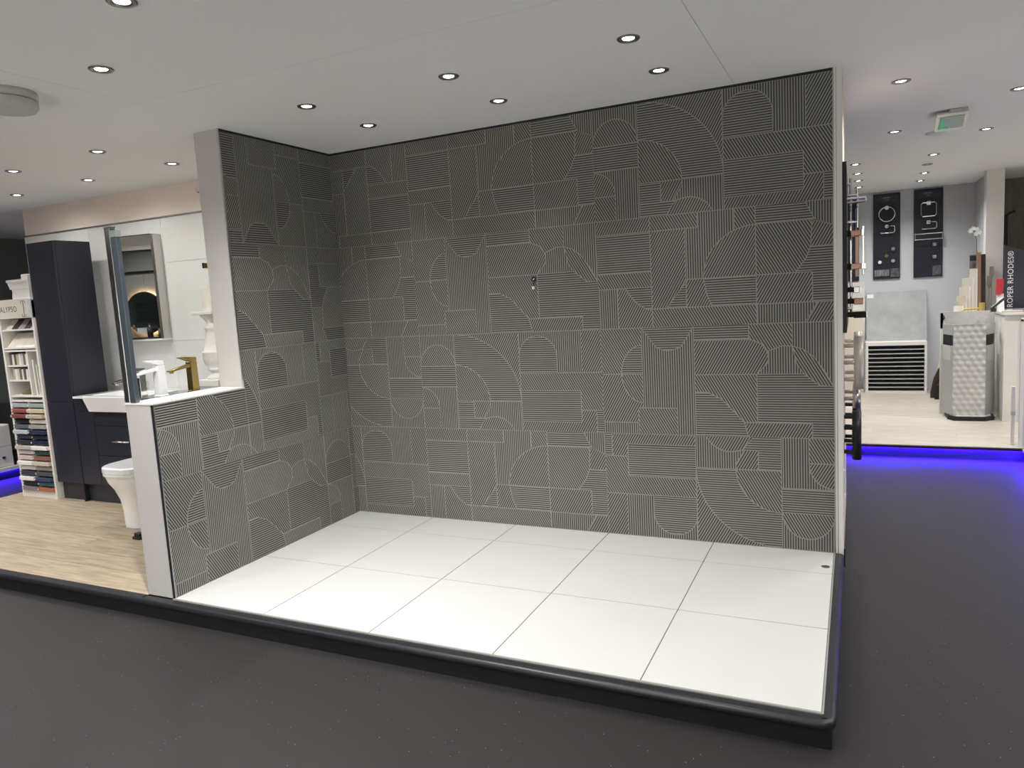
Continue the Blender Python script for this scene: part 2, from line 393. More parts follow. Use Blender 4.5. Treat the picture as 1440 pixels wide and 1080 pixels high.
# dividing wall with the cut-out above the ledge
YF, YC, LZ, DT = -1.524, -.932, .983, .175
wl = struct(obj('wall_left', MB().box(-DT,YF-.012,-.0, 0,0,LZ).box(-DT,YC,LZ, 0,0,H), M_divider), 'white dividing wall with stepped cut-out')
boxo('grout_bed', (0,YF,0, .003,0,LZ), M_grout, wl); boxo('grout_bed', (0,YC,LZ, .003,0,4*TH), M_grout, wl)
boxo('black_trim', (0,YC,4*TH, .012,0,H), M_blackboard, wl)
boxo('edge_trim', (0,YF-.005,0, .0125,YF,LZ), M_alu, wl)
boxo('edge_trim', (0,YC-.005,LZ, .0125,YC,H), M_alu, wl)
boxo('black_trim', (0,YF-.010,0, .010,YF-.005,LZ), M_blackboard, wl)
boxo('ledge_cap', (-DT-.004,YF-.014,LZ, .014,YC-.005,LZ+.008), M_white, wl)
uc = 2*(YC-YF)/TW; vl = (2*TH-LZ)/TH
ur = 2*.315/TW
lay_l = [('B',1,[(uc,0,2,1)]), ('B',0,[(uc,0,2,1)]), ('A',0,[(0,vl,uc,1),(uc,0,2,1)]), ('B',0,full)]
lay_r = [('C',0),('C',1),('A',1),('A',0)]
for r in range(4):
    z = (3-r)*TH; f, rt, rects = lay_l[r]
    place_tile(f, rt, rects, on_left, wl, 'l', (0, YF, z))
    f, rt = lay_r[r]
    place_tile(f, rt, [(0,0,(0.315-.0118)/TW*2,1)], on_left, wl, 'l', (0, YF+TW, z))
# end trim of the partition
struct(obj('trim_1', MB().box(W+.006,-.014,-.09, 3.05,.001,H), M_white), 'white end trim of the tiled partition')
boxo('strip', (W+.012,-.0155,-.0, W+.016,-.0138,H-.002), M_alu, bpy.data.objects['trim_1'])
# partition right-hand face running back along the corridor
struct(boxo('wall_partition', (2.98,.06,GZ, 3.05,1.15,H), M_pink), 'pale partition face along the corridor')
boxo('skirting', (3.05,.06,GZ, 3.056,1.15,.0), M_black, bpy.data.objects['wall_partition'])

# bathroom back wall with gloss tiles
BY = .08
wbt = struct(boxo('wall_bathroom', (-3.39,BY,0, -.17,BY+.1,H), M_pink), 'blush painted bathroom back wall')
boxo('tile_top_trim', (-3.39,BY-.016,2.157, -.17,BY,2.169), M_chrome, wbt)
bx = [-3.39,-2.55,-1.71,-.87,-.175]; bz = [0,.61,1.215,1.82,2.157]
for i in range(4):
    for j in range(4):
        boxo('wall_tile', (bx[i]+.0012,BY-.010,bz[j]+.0012, bx[i+1]-.0012,BY,bz[j+1]-.0012), M_gloss_tile, wbt)
# oak planks of the bathroom floor
wf = struct(boxo('floor_bathroom', (-3.3,FD-.01,-.012, -DT,BY,-.003), M_black), 'bathroom oak floor bed')
def planks(parent, x0, x1, y0, y1, z, wid, length, m, seed):
    rd = random.Random(seed); n = round((y1-y0)/wid); wy = (y1-y0)/n
    mesh_cache = {}
    for j in range(n):
        off = (-length*rd.random()); xx = x0+off
        while xx < x1:
            a, b = max(xx, x0), min(xx+length, x1)
            if b-a > .05:
                key = round(b-a, 2)
                me = mesh_cache.get(key)
                if me is None:
                    me = mesh_cache[key] = MB().box(.0006,.0006,-.008, (b-a)-.0006,wy-.0006,0).mesh('plank', m)
                o = link('plank', me, parent); o.location = (a, y0+j*wy, z)
            xx += length
planks(wf, -3.3, -DT-.0005, FD-.01, BY-.012, .0, .2, 1.2, M_oak, 3)
boxo('front_strip', (-3.3,PF+.002,-.004, -DT,FD-.01,.001), M_nosing, wf)

# ------------------------------------------------------------------ recessed downlights
def ring_mb(c, r0, r1, z0, z1, n=24):
    return MB().lathe([(r0,z1),(r1,z1),(r1*.98,z0),(r0,z0)], c, n)
def make_downlight(p, label):
    t = thing('downlight', label, 'ceiling light', (p[0],p[1],H), 'recessed ceiling downlights')
    obj('trim_ring', MB().lathe([(.046,0),(.046,-.003),(.043,-.006),(.036,-.006),(.0255,-.002),(.0255,0)], (p[0],p[1],H), 28), M_ring, t, smooth=True)
    obj('lamp_lens', MB().lathe([(.0005,-.004),(.018,-.0035),(.024,-.0015),(.0245,0)][::-1], (p[0],p[1],H), 24), M_lamp, t, smooth=True)
    return t
spot_data = bpy.data.lights.new('downlight_beam', 'SPOT'); spot_data.energy = SPOT; spot_data.color = SPOT_COL
spot_data.spot_size = math.radians(SPOT_CONE); spot_data.spot_blend = 1.0; spot_data.shadow_soft_size = .03
wide_data = spot_data.copy(); wide_data.spot_size = math.radians(WIDE_CONE); wide_data.energy = WIDE
room_data = spot_data.copy(); room_data.energy = ROOM; room_data.spot_size = math.radians(145)
corr_data = room_data.copy(); corr_data.energy = CORR
bath_data = room_data.copy(); bath_data.energy = BATH; bath_data.spot_size = math.radians(172)
bay = [(.665,-.985),(.665,-.48),(1.472,-.985),(1.472,-.48),(2.294,-.985),(2.294,-.485)]
bath = [(-.92,-.966),(-.918,-.449),(-1.79,-.932),(-1.775,-.433),(-2.665,-.39)]
shop = [(.407,-1.89),(1.03,-2.264)]
corr = [(3.323,.492),(3.941,1.121),(3.358,1.99),(3.955,2.38)]
room = [(3.712,3.374),(3.738,4.634),(3.748,5.311),(3.11,3.416),(3.13,4.086),(3.138,4.681),(3.147,5.3)]
unseen = [(-.9,-3.4),(-2.4,-2.2),(-2.0,-5.5),(.3,-5.6),(2.2,-3.0),(2.0,-5.5),(-1.0,-5.6),(1.2,-5.5),(4.4,-1.4),(4.6,-4.0),(.8,-6.2),(3.2,-6.2),(-2.2,-6.2),(5.2,1.0),(5.4,3.4),(-4.2,-.6),(-5.6,-2.4),(-3.3,-1.5)]
side = [(5.0,-.4),(5.1,2.2),(5.9,1.6),(6.0,-.6)]  # unseen lamps added above the side platform for its bounce light
beam_count = [0]
def beams(pts, label, data, which=None, offscreen=False):
    first = None
    for k, p in enumerate(pts):
        lb = label + (', ' + which[k] if which else '')
        d_ = make_downlight(p, lb) if first is None else dup(first, (p[0],p[1],H), lb)
        first = first or d_
        if offscreen:
            d_.name = 'downlight_offscreen'
            for c_ in d_.children:
                if c_.name.startswith('lamp_lens'): c_.name = 'lamp_lens_offscreen'
        if offscreen:
            beam_count[0] += 1; nm = 'downlight_beam_%02d_offscreen' % beam_count[0]
        else: nm = 'downlight_beam'
        sp = bpy.data.objects.new(nm, data); COL.objects.link(sp); sp.location = (p[0],p[1],H-.012)
beams(bay, 'round downlight over the grey tiled bay', spot_data, ['front row by the dividing wall','back row by the dividing wall','middle of the front row','middle of the back row','front row at the corridor end','back row at the corridor end'])
beams(bath, 'round downlight over the bathroom display', bath_data, ['front one beside the dividing wall','back one beside the dividing wall','before the wash basin','above the wash basin','above the tall navy cabinet'])
beams(shop, 'round downlight in the ceiling', wide_data, ['close beside the smoke detector','out over the dark shop floor'])
beams(corr, 'round downlight over the corridor', corr_data, ['beside the end of the partition','beside the exit sign','behind the exit sign on the partition side','behind the exit sign on the far side'])
beams(room, 'round lit downlight over the pale planks', room_data, ['outer row, third from the navy boards','outer row, second from the navy boards','outer row, nearest the navy boards','partition-side row, fourth from the navy boards','partition-side row, third from the navy boards','partition-side row, second from the navy boards','partition-side row, nearest the navy boards'])
beams(unseen, 'round chrome downlight lit in the ceiling of the open shop floor', wide_data, None, True)
beams(side, 'unseen round downlight added in the ceiling to light the side platform', corr_data, None, True)
rp_ = struct(boxo('floor_bounce_rear', (-3.2,-6.5,GZ, 2.8,-4.9,-.004), M_black), 'unseen white platform added along the rear wall to bounce light')  # added out of view; its white top bounces lamp light to the ceiling
boxo('bounce_top', (-3.2,-6.5,-.004, 2.8,-4.9,0), M_floor_tile, rp_)
dl = dup(bpy.data.objects['downlight'], (3.712,3.988,H), 'unlit round downlight in the ceiling over the pale plank floor')
off = mat('unlit_lens', (205,205,200), .3)
for c_ in dl.children:
    if c_.name.startswith('lamp_lens'):
        c_.data = c_.data.copy(); c_.data.materials[0] = off

# ------------------------------------------------------------------ fittings in the tiled bay and on the ceiling
t = thing('power_cable', 'short black cable with white plug hanging from hole in grey tiles', 'cable', (1.412,0,1.45))
obj('wall_hole', MB().tube([(1.412,-.0115,1.497),(1.412,-.0145,1.497)], .0155, 20), M_blackboard, t)
obj('wire', MB().tube([(1.413,-.012,1.497),(1.414,-.024,1.489),(1.416,-.026,1.475),(1.412,-.02,1.462),(1.410,-.018,1.455)], .0022, 6), M_blackboard, t, smooth=True)
obj('wire_end', MB().tube([(1.413,-.013,1.499),(1.411,-.022,1.494)], .004, 8), M_ceramic, t)
boxo('connector', (1.402,-.027,1.438, 1.417,-.014,1.456), M_ceramic, t, bevel=.002)

t = thing('smoke_detector', 'round pale grey smoke detector on the ceiling', 'smoke detector', (-.165,-1.92,H))
obj('base', MB().lathe([(.001,0),(.115,0),(.118,-.012),(.117,-.03),(.112,-.032),(.001,-.032)][::-1], (-.165,-1.92,H), 32), M_grey_plastic, t, smooth=True)
obj('cover', MB().lathe([(.001,-.032),(.108,-.032),(.115,-.040),(.115,-.062),(.104,-.075),(.06,-.082),(.001,-.083)][::-1], (-.165,-1.92,H), 32), M_grey_plastic, t, smooth=True)

t = thing('exit_sign', 'ceiling-hung exit sign with green panel in grey frame', 'exit sign', (3.66,1.5,H))
boxo('mount_box', (3.635,1.44,H-.028, 3.735,1.52,H), M_grey_plastic, t, bevel=.005)
def plate(u0, u1, v0, v1, dz, th):
    # u across, v from the near (ceiling) edge to the low far edge of the tilted plate
    def P(u, v, o): return (3.57+.17*u-.0*v, 1.45+.20*v, 2.366-.066*v+o)
    return MB().loft([[P(u0,v0,dz),P(u1,v0,dz),P(u1,v1,dz),P(u0,v1,dz)], [P(u0,v0,dz+th),P(u1,v0,dz+th),P(u1,v1,dz+th),P(u0,v1,dz+th)]])
obj('frame', plate(0,1,0,1,0,.012), M_satin, t)
obj('panel', plate(.10,.90,.16,.86,-.003,.004), M_exit_panel, t)
gb = plate(.12,.45,.74,.84,-.005,.004); ar = plate(.14,.24,.3,.74,-.005,.004); gb.add(ar.v, ar.f)
obj('pictogram', gb, M_green_lit, t)
tag(obj('ceiling_disc', MB().lathe([(.001,0),(.12,0),(.115,-.008),(.001,-.010)][::-1], (3.684,2.27,H), 32), M_ceiling, smooth=True), 'flat round white disc on the ceiling behind exit sign', 'ceiling plate')

# ------------------------------------------------------------------ bathroom display
t = thing('tall_cabinet', 'tall navy bathroom cabinet standing against the blush wall', 'cabinet', (-2.53,-.2,0))
boxo('body', (-2.69,-.342,.14, -2.37,-.06,2.03), M_navy, t, bevel=.002)
for z0, z1 in ((.145,.79),(.794,2.028)):
    boxo('door', (-2.688,-.362,z0, -2.372,-.342,z1), M_navy, t, bevel=.002)
boxo('plinth', (-2.685,-.325,0, -2.375,-.08,.14), M_navy, t)
boxo('plinth_post', (-2.388,-.36,0, -2.372,-.325,.145), M_blackboard, t)

t = thing('vanity_unit', 'navy vanity unit with drawers and chrome handle under white basin', 'vanity unit', (-1.8,-.2,0))
boxo('body', (-2.368,-.342,.14, -.95,BY-.012,.722), M_navy, t)
boxo('plinth', (-2.368,-.325,0, -.95,BY-.012,.14), M_navy, t)
boxo('side_door', (-2.366,-.360,.145, -2.155,-.342,.72), M_navy, t, bevel=.002)
boxo('side_filler', (-2.366,-.360,.723, -2.21,BY-.012,.822), M_navy, t)
boxo('front_rail', (-2.15,-.360,.617, -1.55,-.342,.722), M_navy, t, bevel=.002)
for z0, z1 in ((.385,.612),(.145,.380)):
    d = boxo('drawer', (-2.15,-.360,z0, -1.55,-.342,z1), M_navy, t, bevel=.002)
    zc = z1-.112
    obj('handle', MB().tube([(-1.95,-.36,zc),(-1.95,-.382,zc),(-1.92,-.390,zc),(-1.80,-.390,zc),(-1.77,-.382,zc),(-1.77,-.36,zc)], [.008,.008,.006,.006,.008,.008], 10), M_chrome, d, smooth=True)
boxo('wc_panel', (-1.545,-.360,.145, -.955,-.342,.722), M_navy, t, bevel=.002)

t = thing('wash_basin', 'white ceramic wash basin resting on navy vanity unit', 'basin', (-1.85,-.2,.73))
mb = MB()      # slab with a sunken bowl, and the tapered body below it
def rr(x0, x1, y0, y1, r, z, n=5):
    pts = []
    for cx_, cy_, a0 in ((x1-r,y0+r,-90),(x1-r,y1-r,0),(x0+r,y1-r,90),(x0+r,y0+r,180)):
        for k in range(n+1):
            a = math.radians(a0+90*k/n); pts.append((cx_+r*math.cos(a), cy_+r*math.sin(a), z))
    return pts
obj('bowl', MB().loft([rr(-2.13,-1.50,-.37,-.05,.04,.7215), rr(-2.17,-1.46,-.40,-.03,.04,.728), rr(-2.195,-1.44,-.420,-.02,.03,.838), rr(-2.192,-1.443,-.417,-.023,.03,.848),
    rr(-2.15,-1.48,-.38,-.10,.05,.848), rr(-2.10,-1.53,-.34,-.14,.06,.78)]), M_ceramic, t, bevel=.002)
obj('rim_slab', MB().box(-2.295,-.412,.828, -2.18,BY-.012,.844).box(-2.18,-.06,.828, -1.44,BY-.012,.8475), M_ceramic, t, bevel=.002)
t = thing('basin_mixer', 'low chrome mixer tap on the rear of wash basin', 'tap', (-1.95,-.03,.846))
obj('body', MB().lathe([(.024,0),(.024,.006),(.02,.01),(.02,.06),(.001,.062)], (-1.95,-.03,.846), 16), M_chrome, t, smooth=True)
obj('spout', MB().tube([(-1.95,-.03,.89),(-1.95,-.12,.892),(-1.95,-.15,.884)], [.014,.012,.011], 10), M_chrome, t, smooth=True)

def dring(cx_, hw, yb, yf, z, n=14):
    """D-shaped plan outline: straight back at yb, rounded front at yf"""
    pts = [(cx_+hw, yb, z)]; ys_ = yf + hw*1.05
    for k in range(n+1):
        a = PI*k/n; c_, s_ = math.cos(a), math.sin(a)
        pts.append((cx_+hw*(abs(c_)**.62)*(1 if c_ >= 0 else -1), ys_-(ys_-yf)*(s_**.75 if s_ > 0 else 0), z))
    pts.append((cx_-hw, yb, z)); return pts
TX = -1.325
t = thing('toilet', 'white back-to-wall toilet with closed lid before navy unit', 'toilet', (TX,-.6,0))
obj('pan', MB().loft([dring(TX,.098,-.358,-.765,0), dring(TX,.098,-.358,-.765,.02), dring(TX,.093,-.358,-.768,.12), dring(TX,.104,-.358,-.778,.2), dring(TX,.135,-.358,-.80,.27), dring(TX,.168,-.358,-.83,.325), dring(TX,.180,-.358,-.842,.372)]), M_ceramic, t, smooth=True, bevel=.004)
obj('seat', MB().loft([dring(TX,.184,-.375,-.85,.3715), dring(TX,.186,-.375,-.852,.380), dring(TX,.186,-.375,-.852,.390)]), M_ceramic, t, bevel=.002)
obj('lid', MB().loft([dring(TX,.182,-.372,-.848,.3895), dring(TX,.186,-.372,-.852,.394), dring(TX,.188,-.372,-.855,.400), dring(TX,.188,-.372,-.855,.428), dring(TX,.178,-.38,-.845,.436)]), M_ceramic, t, bevel=.002)
tag(obj('door_stop', MB().box(-1.10,-.925,0, -1.03,-.875,.018).box(-1.09,-.918,.018, -1.04,-.882,.04), M_blackboard, bevel=.003), 'small black stop block on oak floor beside toilet foot', 'door stop')

# mirror over the basin
t = thing('mirror_cabinet', 'tall mirror-door cabinet slightly ajar on the white tiled wall', 'mirror', (-2.0,.05,1.24))
boxo('cabinet_body', (-2.16,.004,1.242, -1.752,BY-.0105,2.038), M_grey_plastic, t)
ca, sa = math.cos(math.radians(8)), math.sin(math.radians(8))
def door_pt(s_, d): return (-1.754-ca*s_+sa*d, 0.0-sa*s_-ca*d)
door = obj('mirror_door', MB().prism([door_pt(0,0), door_pt(.40,0), door_pt(.40,-.004), door_pt(0,-.004)], 'z', 1.244, 2.036), M_mirror, t)
obj('edge_strip', MB().prism([door_pt(-.004,.002), door_pt(.405,.002), door_pt(.405,-.006), door_pt(-.004,-.006)], 'z', 2.036, 2.042), M_blackboard, door)
boxo('edge_strip', (-1.752,-.006,1.242, -1.722,BY-.011,2.038), M_satin, t)
boxo('bottom_ledge', (-2.17,-.02,1.228, -1.722,BY-.0105,1.242), M_ceramic, t, bevel=.002)

# ledge display: screen profile, taps, candle stand
t = thing('screen_profile', 'upright chrome shower screen profile standing on white ledge', 'shower profile', (-.115,-1.53,LZ+.008))
boxo('chrome_post', (-.178,-1.536,LZ+.007, -.138,-1.504,1.846), M_chrome, t, bevel=.004)
boxo('glass_strip', (-.138,-1.534,LZ+.007, -.100,-1.510,1.828), M_glass_edge, t, bevel=.002)
boxo('top_cap', (-.180,-1.538,1.846, -.136,-1.502,1.852), M_satin, t)
boxo('glass_clip', (-.138,-1.536,1.80, -.098,-1.508,1.832), M_sage, t)
tag(boxo('glass_shelf', (-.425,-1.355,LZ-.012, -.1745,-.60,LZ-.002), M_glass, bevel=.002), 'clear glass shelf fixed behind the white ledge', 'shelf')
SZ = LZ-.002
def tap(name, label, x, y, m, h=.185, r=.022, sl=.155):
    t = thing(name, label, 'tap', (x,y,SZ), 'sample taps on the ledge shelf')
    obj('body', MB().loft([[(x+sx*(r+.004), y+sy*(r+.004), SZ) for sx, sy in ((1,-1),(1,1),(-1,1),(-1,-1))], [(x+sx*(r+.004), y+sy*(r+.004), SZ+.006) for sx, sy in ((1,-1),(1,1),(-1,1),(-1,-1))],
        [(x+sx*r, y+sy*r, SZ+.008) for sx, sy in ((1,-1),(1,1),(-1,1),(-1,-1))], [(x+sx*r*.95, y+sy*r*.95, SZ+h*.84) for sx, sy in ((1,-1),(1,1),(-1,1),(-1,-1))]]), m, t, bevel=.006)
    zs = SZ+h*.76
    sp = obj('spout', MB().loft([[(x-.014,y-.01,zs-.012),(x+.014,y-.01,zs-.012),(x+.014,y-.01,zs+.006),(x-.014,y-.01,zs+.006)],
        [(x-.016,y-sl,zs-.028),(x+.016,y-sl,zs-.028),(x+.016,y-sl,zs-.018),(x-.016,y-sl,zs-.018)]]), m, t, bevel=.003)
    obj('aerator', MB().cyl((x,y-sl+.02,zs-.036),(x,y-sl+.02,zs-.024), .011, 12), m, sp)
    zt = SZ+h*.85
    obj('lever', MB().loft([[(x-.018,y+.024,zt),(x+.018,y+.024,zt),(x+.018,y+.024,zt+.022),(x-.018,y+.024,zt+.022)],
        [(x-.019,y-.012,zt),(x+.019,y-.012,zt),(x+.019,y-.012,zt+.026),(x-.019,y-.012,zt+.026)],
        [(x-.013,y-.085,zt+.026),(x+.013,y-.085,zt+.026),(x+.013,y-.085,zt+.031),(x-.013,y-.085,zt+.031)]]), m, t, bevel=.003)
    return t
tap('basin_tap', 'brushed gold basin tap with lever on the ledge shelf', -.255, -1.046, M_gold, .2)
tap('basin_tap', 'matt white basin tap on shelf between gold and chrome taps', -.285, -1.236, mat('matt_white', (236,236,238), .35), .2, .024)
tap('basin_tap', 'polished chrome basin tap beside upright screen profile', -.32, -1.325, M_chrome, .165, .020)
# baluster candle stand
bxc, byc = -.34, -.79
t = thing('candle_stand', 'white turned baluster candle stand on the ledge shelf', 'candle stand', (bxc,byc,SZ))
boxo('plinth_block', (bxc-.078,byc-.078,SZ, bxc+.078,byc+.078,SZ+.042), M_plaster, t, bevel=.005)
obj('shaft', MB().lathe([(.06,.042),(.062,.052),(.05,.062),(.036,.07),(.034,.085),(.052,.095),(.052,.103),(.045,.106),(.066,.135),(.074,.165),(.072,.195),(.074,.198),(.074,.206),(.062,.21),
    (.054,.25),(.045,.30),(.041,.335),(.046,.34),(.046,.35),(.036,.354),(.034,.378),(.045,.395),(.066,.415),(.07,.425),(.001,.425)], (bxc,byc,SZ), 32), M_plaster, t, smooth=True)
boxo('top_plate', (bxc-.078,byc-.078,SZ+.424, bxc+.078,byc+.078,SZ+.442), M_plaster, t, bevel=.004)
t = thing('candle', 'cream pillar candle on top of white baluster stand', 'candle', (bxc,byc,SZ+.442))
obj('wax', MB().lathe([(.043,.0),(.044,.002),(.044,.140),(.041,.143),(.030,.139),(.001,.137)], (bxc,byc,SZ+.4415), 28), M_wax, t, smooth=True)
obj('wick', MB().tube([(bxc,byc,SZ+.577),(bxc+.001,byc,SZ+.589)], .0012, 6), M_blackboard, t)
# fittings on the bathroom side of the dividing wall
t = thing('robe_hook', 'small chrome robe hook high on bathroom side of dividing wall', 'hook', (-.18,-.90,2.08))
obj('rose', MB().tube([(-.1745,-.90,2.09),(-.186,-.90,2.09)], .022, 16), M_chrome, t)
obj('hook', MB().tube([(-.185,-.90,2.09),(-.215,-.90,2.088),(-.228,-.90,2.096),(-.232,-.90,2.112)], .008, 8), M_chrome, t, smooth=True)
t = thing('shower_valve', 'brushed gold valve with black ends on bathroom wall edge', 'shower valve', (-.2,-.89,1.66))
boxo('valve_body', (-.236,-.905,1.668, -.1745,-.875,1.694), M_gold, t, bevel=.003)
for x0 in (-.243,-.186): boxo('end_cap', (x0,-.907,1.666, x0+.008,-.873,1.696), M_blackboard, t)

# ------------------------------------------------------------------ sample stand beside the tall cabinet
SX0, SX1, SY0, SY1 = -3.150, -2.698, -.375, -.10
t = thing('sample_stand', 'white sample display stand with lettered header board', 'display stand', ((SX0+SX1)/2,-.2,0))
stand = t
boxo('side_panel', (SX1-.022,SY0,0, SX1,SY1,1.60), M_white, t); boxo('side_panel', (SX0,SY0,0, SX0+.022,SY1,1.46), M_white, t)
boxo('back_panel', (SX0+.022,SY1-.012,0, SX1-.022,SY1,1.46), M_white, t)
boxo('base', (SX0+.022,SY0+.005,0, SX1-.022,SY1-.012,.055), M_white, t)
boxo('header_box', (SX0,SY0+.006,1.464, SX1-.03,SY1,1.6075), M_white, t)
for z in (1.372,1.228,1.205,.838,.80):
    boxo('shelf', (SX0+.022,SY0+.004,z-.008, SX1-.022,SY1-.012,z+.006), M_white, t)
xd = -2.86
boxo('divider', (xd-.008,SY0+.01,.844, xd+.008,SY1-.012,1.197), M_white, t)
for z in (1.085,.965): boxo('shelf', (SX0+.022,SY0+.01,z-.008, xd-.008,SY1-.012,z+.004), M_white, t)
boxo('swatch_divider', (-2.9345,SY0+.012,.055, -2.9255,SY1-.012,.792), M_white, t)
for k in range(17): boxo('swatch_ledge', (SX0+.022,SY0+.012,.79-.043*(k+1)-.0025, SX1-.022,SY1-.012,.79-.043*(k+1)+.0006), M_white, t)
hd = boxo('header_board', (SX0-.06,SY0-.012,1.462, SX1-.03,SY0+.006,1.612), M_offwhite, t, bevel=.001)
boxo('header_return', (SX1-.03,SY0-.010,1.462, SX1,SY1,1.607), mat('pale_blue', (196,208,212), .6), t)
fm = Matrix(((1,0,0,0),(0,0,-1,0),(0,1,0,0),(0,0,0,1)))
text_obj('lettering', 'CALYPSO', .058, M_text_dark, hd, Matrix.Translation((-3.130,SY0-.0125,1.533)) @ fm @ Matrix.Diagonal((.92,1.1,1,1)), space=1.2)
curl = lambda cx_, cz, r, a0, a1: [(cx_+r*math.cos(math.radians(a0+(a1-a0)*k/10)), SY0-.0125, cz+r*math.sin(math.radians(a0+(a1-a0)*k/10))) for k in range(11)]
xo = -2.782
orn = MB().tube([(xo,SY0-.0125,1.485),(xo+.003,SY0-.0125,1.53),(xo,SY0-.0125,1.585)], .003, 5)
for cz, sg in ((1.585,1),(1.485,-1)):
    orn.tube(curl(xo-.014,cz,.014,0,sg*230), .002, 5); orn.tube(curl(xo+.012,cz,.012,180,180-sg*220), .002, 5)
obj('ornament', orn, M_text_dark, hd)

def leaning(x0, x1, z0, h, y_bot, y_top, th=.008):
    """board leaning back: lower front edge at y_bot, upper edge at y_top"""
    return MB().loft([[(x0,y_bot,z0),(x1,y_bot,z0),(x1,y_bot+th,z0),(x0,y_bot+th,z0)], [(x0,y_top,z0+h),(x1,y_top,z0+h),(x1,y_top+th,z0+h),(x0,y_top+th,z0+h)]])
cols = [((232,226,218),'white'),((60,56,60),'charcoal'),((176,170,170),'grey'),((70,64,66),'dark brown'),((206,200,186),'cream')]
n_ = len(cols); wdt = (SX1-SX0-.05)/n_
for k, (c_, nm) in enumerate(cols):
    xx = SX0+.024+k*wdt
    tag(obj('sample_board', leaning(xx+.002, xx+wdt-.002, 1.3775, .080, SY0+.03, SY0+.10), mat('sample_'+nm.replace(' ','_'), c_, .5, vary=.06)), nm+' sample board leaning on the upper shelf of sample stand', 'sample board', 'boards on the upper stand shelf')
for k, nm in enumerate(('plain ivory','veined ivory','smooth ivory','grained ivory')):
    w4 = (SX1-SX0-.05)/4; xx = SX0+.024+k*w4
    tag(obj('sample_board', leaning(xx+.001, xx+w4-.001, 1.2335, .11, SY0+.022, SY0+.12), mat('ivory_%d' % k, (236-k*3,228-k*3,214-k*2), .4, vary=.05, scale=9)), 'ivory worktop board, number %s along the second shelf of sample stand' % ('one','two','three','four')[k], 'sample board', 'boards on the second stand shelf')
bk = [(96,90,88),(232,228,222),(92,86,84),(196,180,150),(236,232,226),(210,206,200),(120,110,104),(228,222,214)]
bn = ['dark grey','white','charcoal','tan','chalk white','pale grey','brown','off-white']
for row, (zb, hh, lev) in enumerate(((1.089,.098,'upper'),(.969,.098,'lower'))):
    xx = SX0+.024+.02*row; rd = random.Random(row)
    for k in range(8-row):
        ww = .024+.009*rd.random(); hh2 = hh*(.86+.14*rd.random())
        if xx+ww > xd-.01: break
        c_ = bk[(k+row*3) % 8]
        tb = thing('sample_book', '%s sample book standing in the %s book cubby of sample stand' % (bn[(k+row*3) % 8], lev), 'book', (xx,SY0,zb), 'sample books in the stand')
        boxo('cover', (xx,SY0+.03,zb, xx+ww-.002,SY0+.18,zb+hh2), mat('book_%d' % ((k+row*3) % 8), c_, .6), tb, bevel=.002)
        boxo('pages', (xx+.004,SY0+.034,zb+hh2-.001, xx+ww-.006,SY0+.176,zb+hh2+.0008), M_offwhite, tb)
        xx += ww
for k in range(2):
    tag(obj('tall_sample', MB().prism([(-2.835+k*.042,.844),(-2.818+k*.042,.844),(-2.826+k*.042,1.13-.04*k),(-2.843+k*.042,1.13-.04*k)], 'y', SY0+.03, SY0+.2), M_white if k == 0 else M_offwhite),
        ('white','off-white')[k]+' tall sample panel leaning in the narrow cubby of sample stand', 'sample panel', 'tall panels in the stand')
tag(obj('sample_bag', MB().loft([rr(-3.07,-2.97,SY0+.05,SY0+.16,.02,.844), rr(-3.075,-2.965,SY0+.045,SY0+.165,.03,.86), rr(-3.05,-2.985,SY0+.08,SY0+.14,.02,.872)]), mat('olive_cloth', (120,112,72), .7)), 'olive folded cloth sample in the open cubby of sample stand', 'cloth')
lc = [((168,178,184),'pale blue'),((150,84,80),'brick red'),((128,74,70),'maroon'),((44,46,62),'midnight'),((92,102,112),'slate'),((190,198,206),'ice blue'),((70,76,88),'steel'),((58,58,66),'graphite'),((190,182,176),'mushroom'),((238,232,226),'ivory'),((214,198,192),'blush'),((240,238,234),'white'),((244,242,238),'snow'),((64,62,76),'aubergine'),((236,234,230),'chalk'),((56,52,64),'plum'),((132,124,132),'heather')]
rcs = [((150,166,160),'grey green'),((206,194,172),'sand'),((190,180,160),'stone'),((236,230,214),'cream'),((160,164,158),'ash'),((48,52,82),'navy'),((56,60,84),'indigo'),((40,42,66),'ink'),((236,236,234),'white'),((66,98,86),'bottle green'),((142,98,84),'rust'),((204,196,180),'linen'),((170,164,156),'taupe'),((84,86,94),'iron grey'),((60,68,100),'royal blue'),((60,104,110),'teal'),((170,106,84),'terracotta')]
for col, lst in (('outer',lc),('cabinet-side',rcs)):
    for k, (c_, nm) in enumerate(lst):
        z0 = .79-.043*(k+1)+.0035; xa = (SX0+.026, -2.935) if col == 'outer' else (-2.925, SX1-.0225)
        jit = .012*((k*7) % 3)
        tb = thing('colour_swatch', '%s colour swatch block in the %s column of sample stand' % (nm, col), 'colour swatch', (xa[0],SY0,z0), 'colour swatches in the stand')
        boxo('block', (xa[0],SY0-.002-jit,z0-.003, xa[1],SY0+.16,z0+.027), mat('swatch_%s_%s' % (col, nm.replace(' ','_')), c_, .45), tb, bevel=.002)
        boxo('grip_edge', (xa[0]+.002,SY0-.005-jit,z0+.006, xa[0]+.016,SY0-.001-jit,z0+.018), M_offwhite, tb)
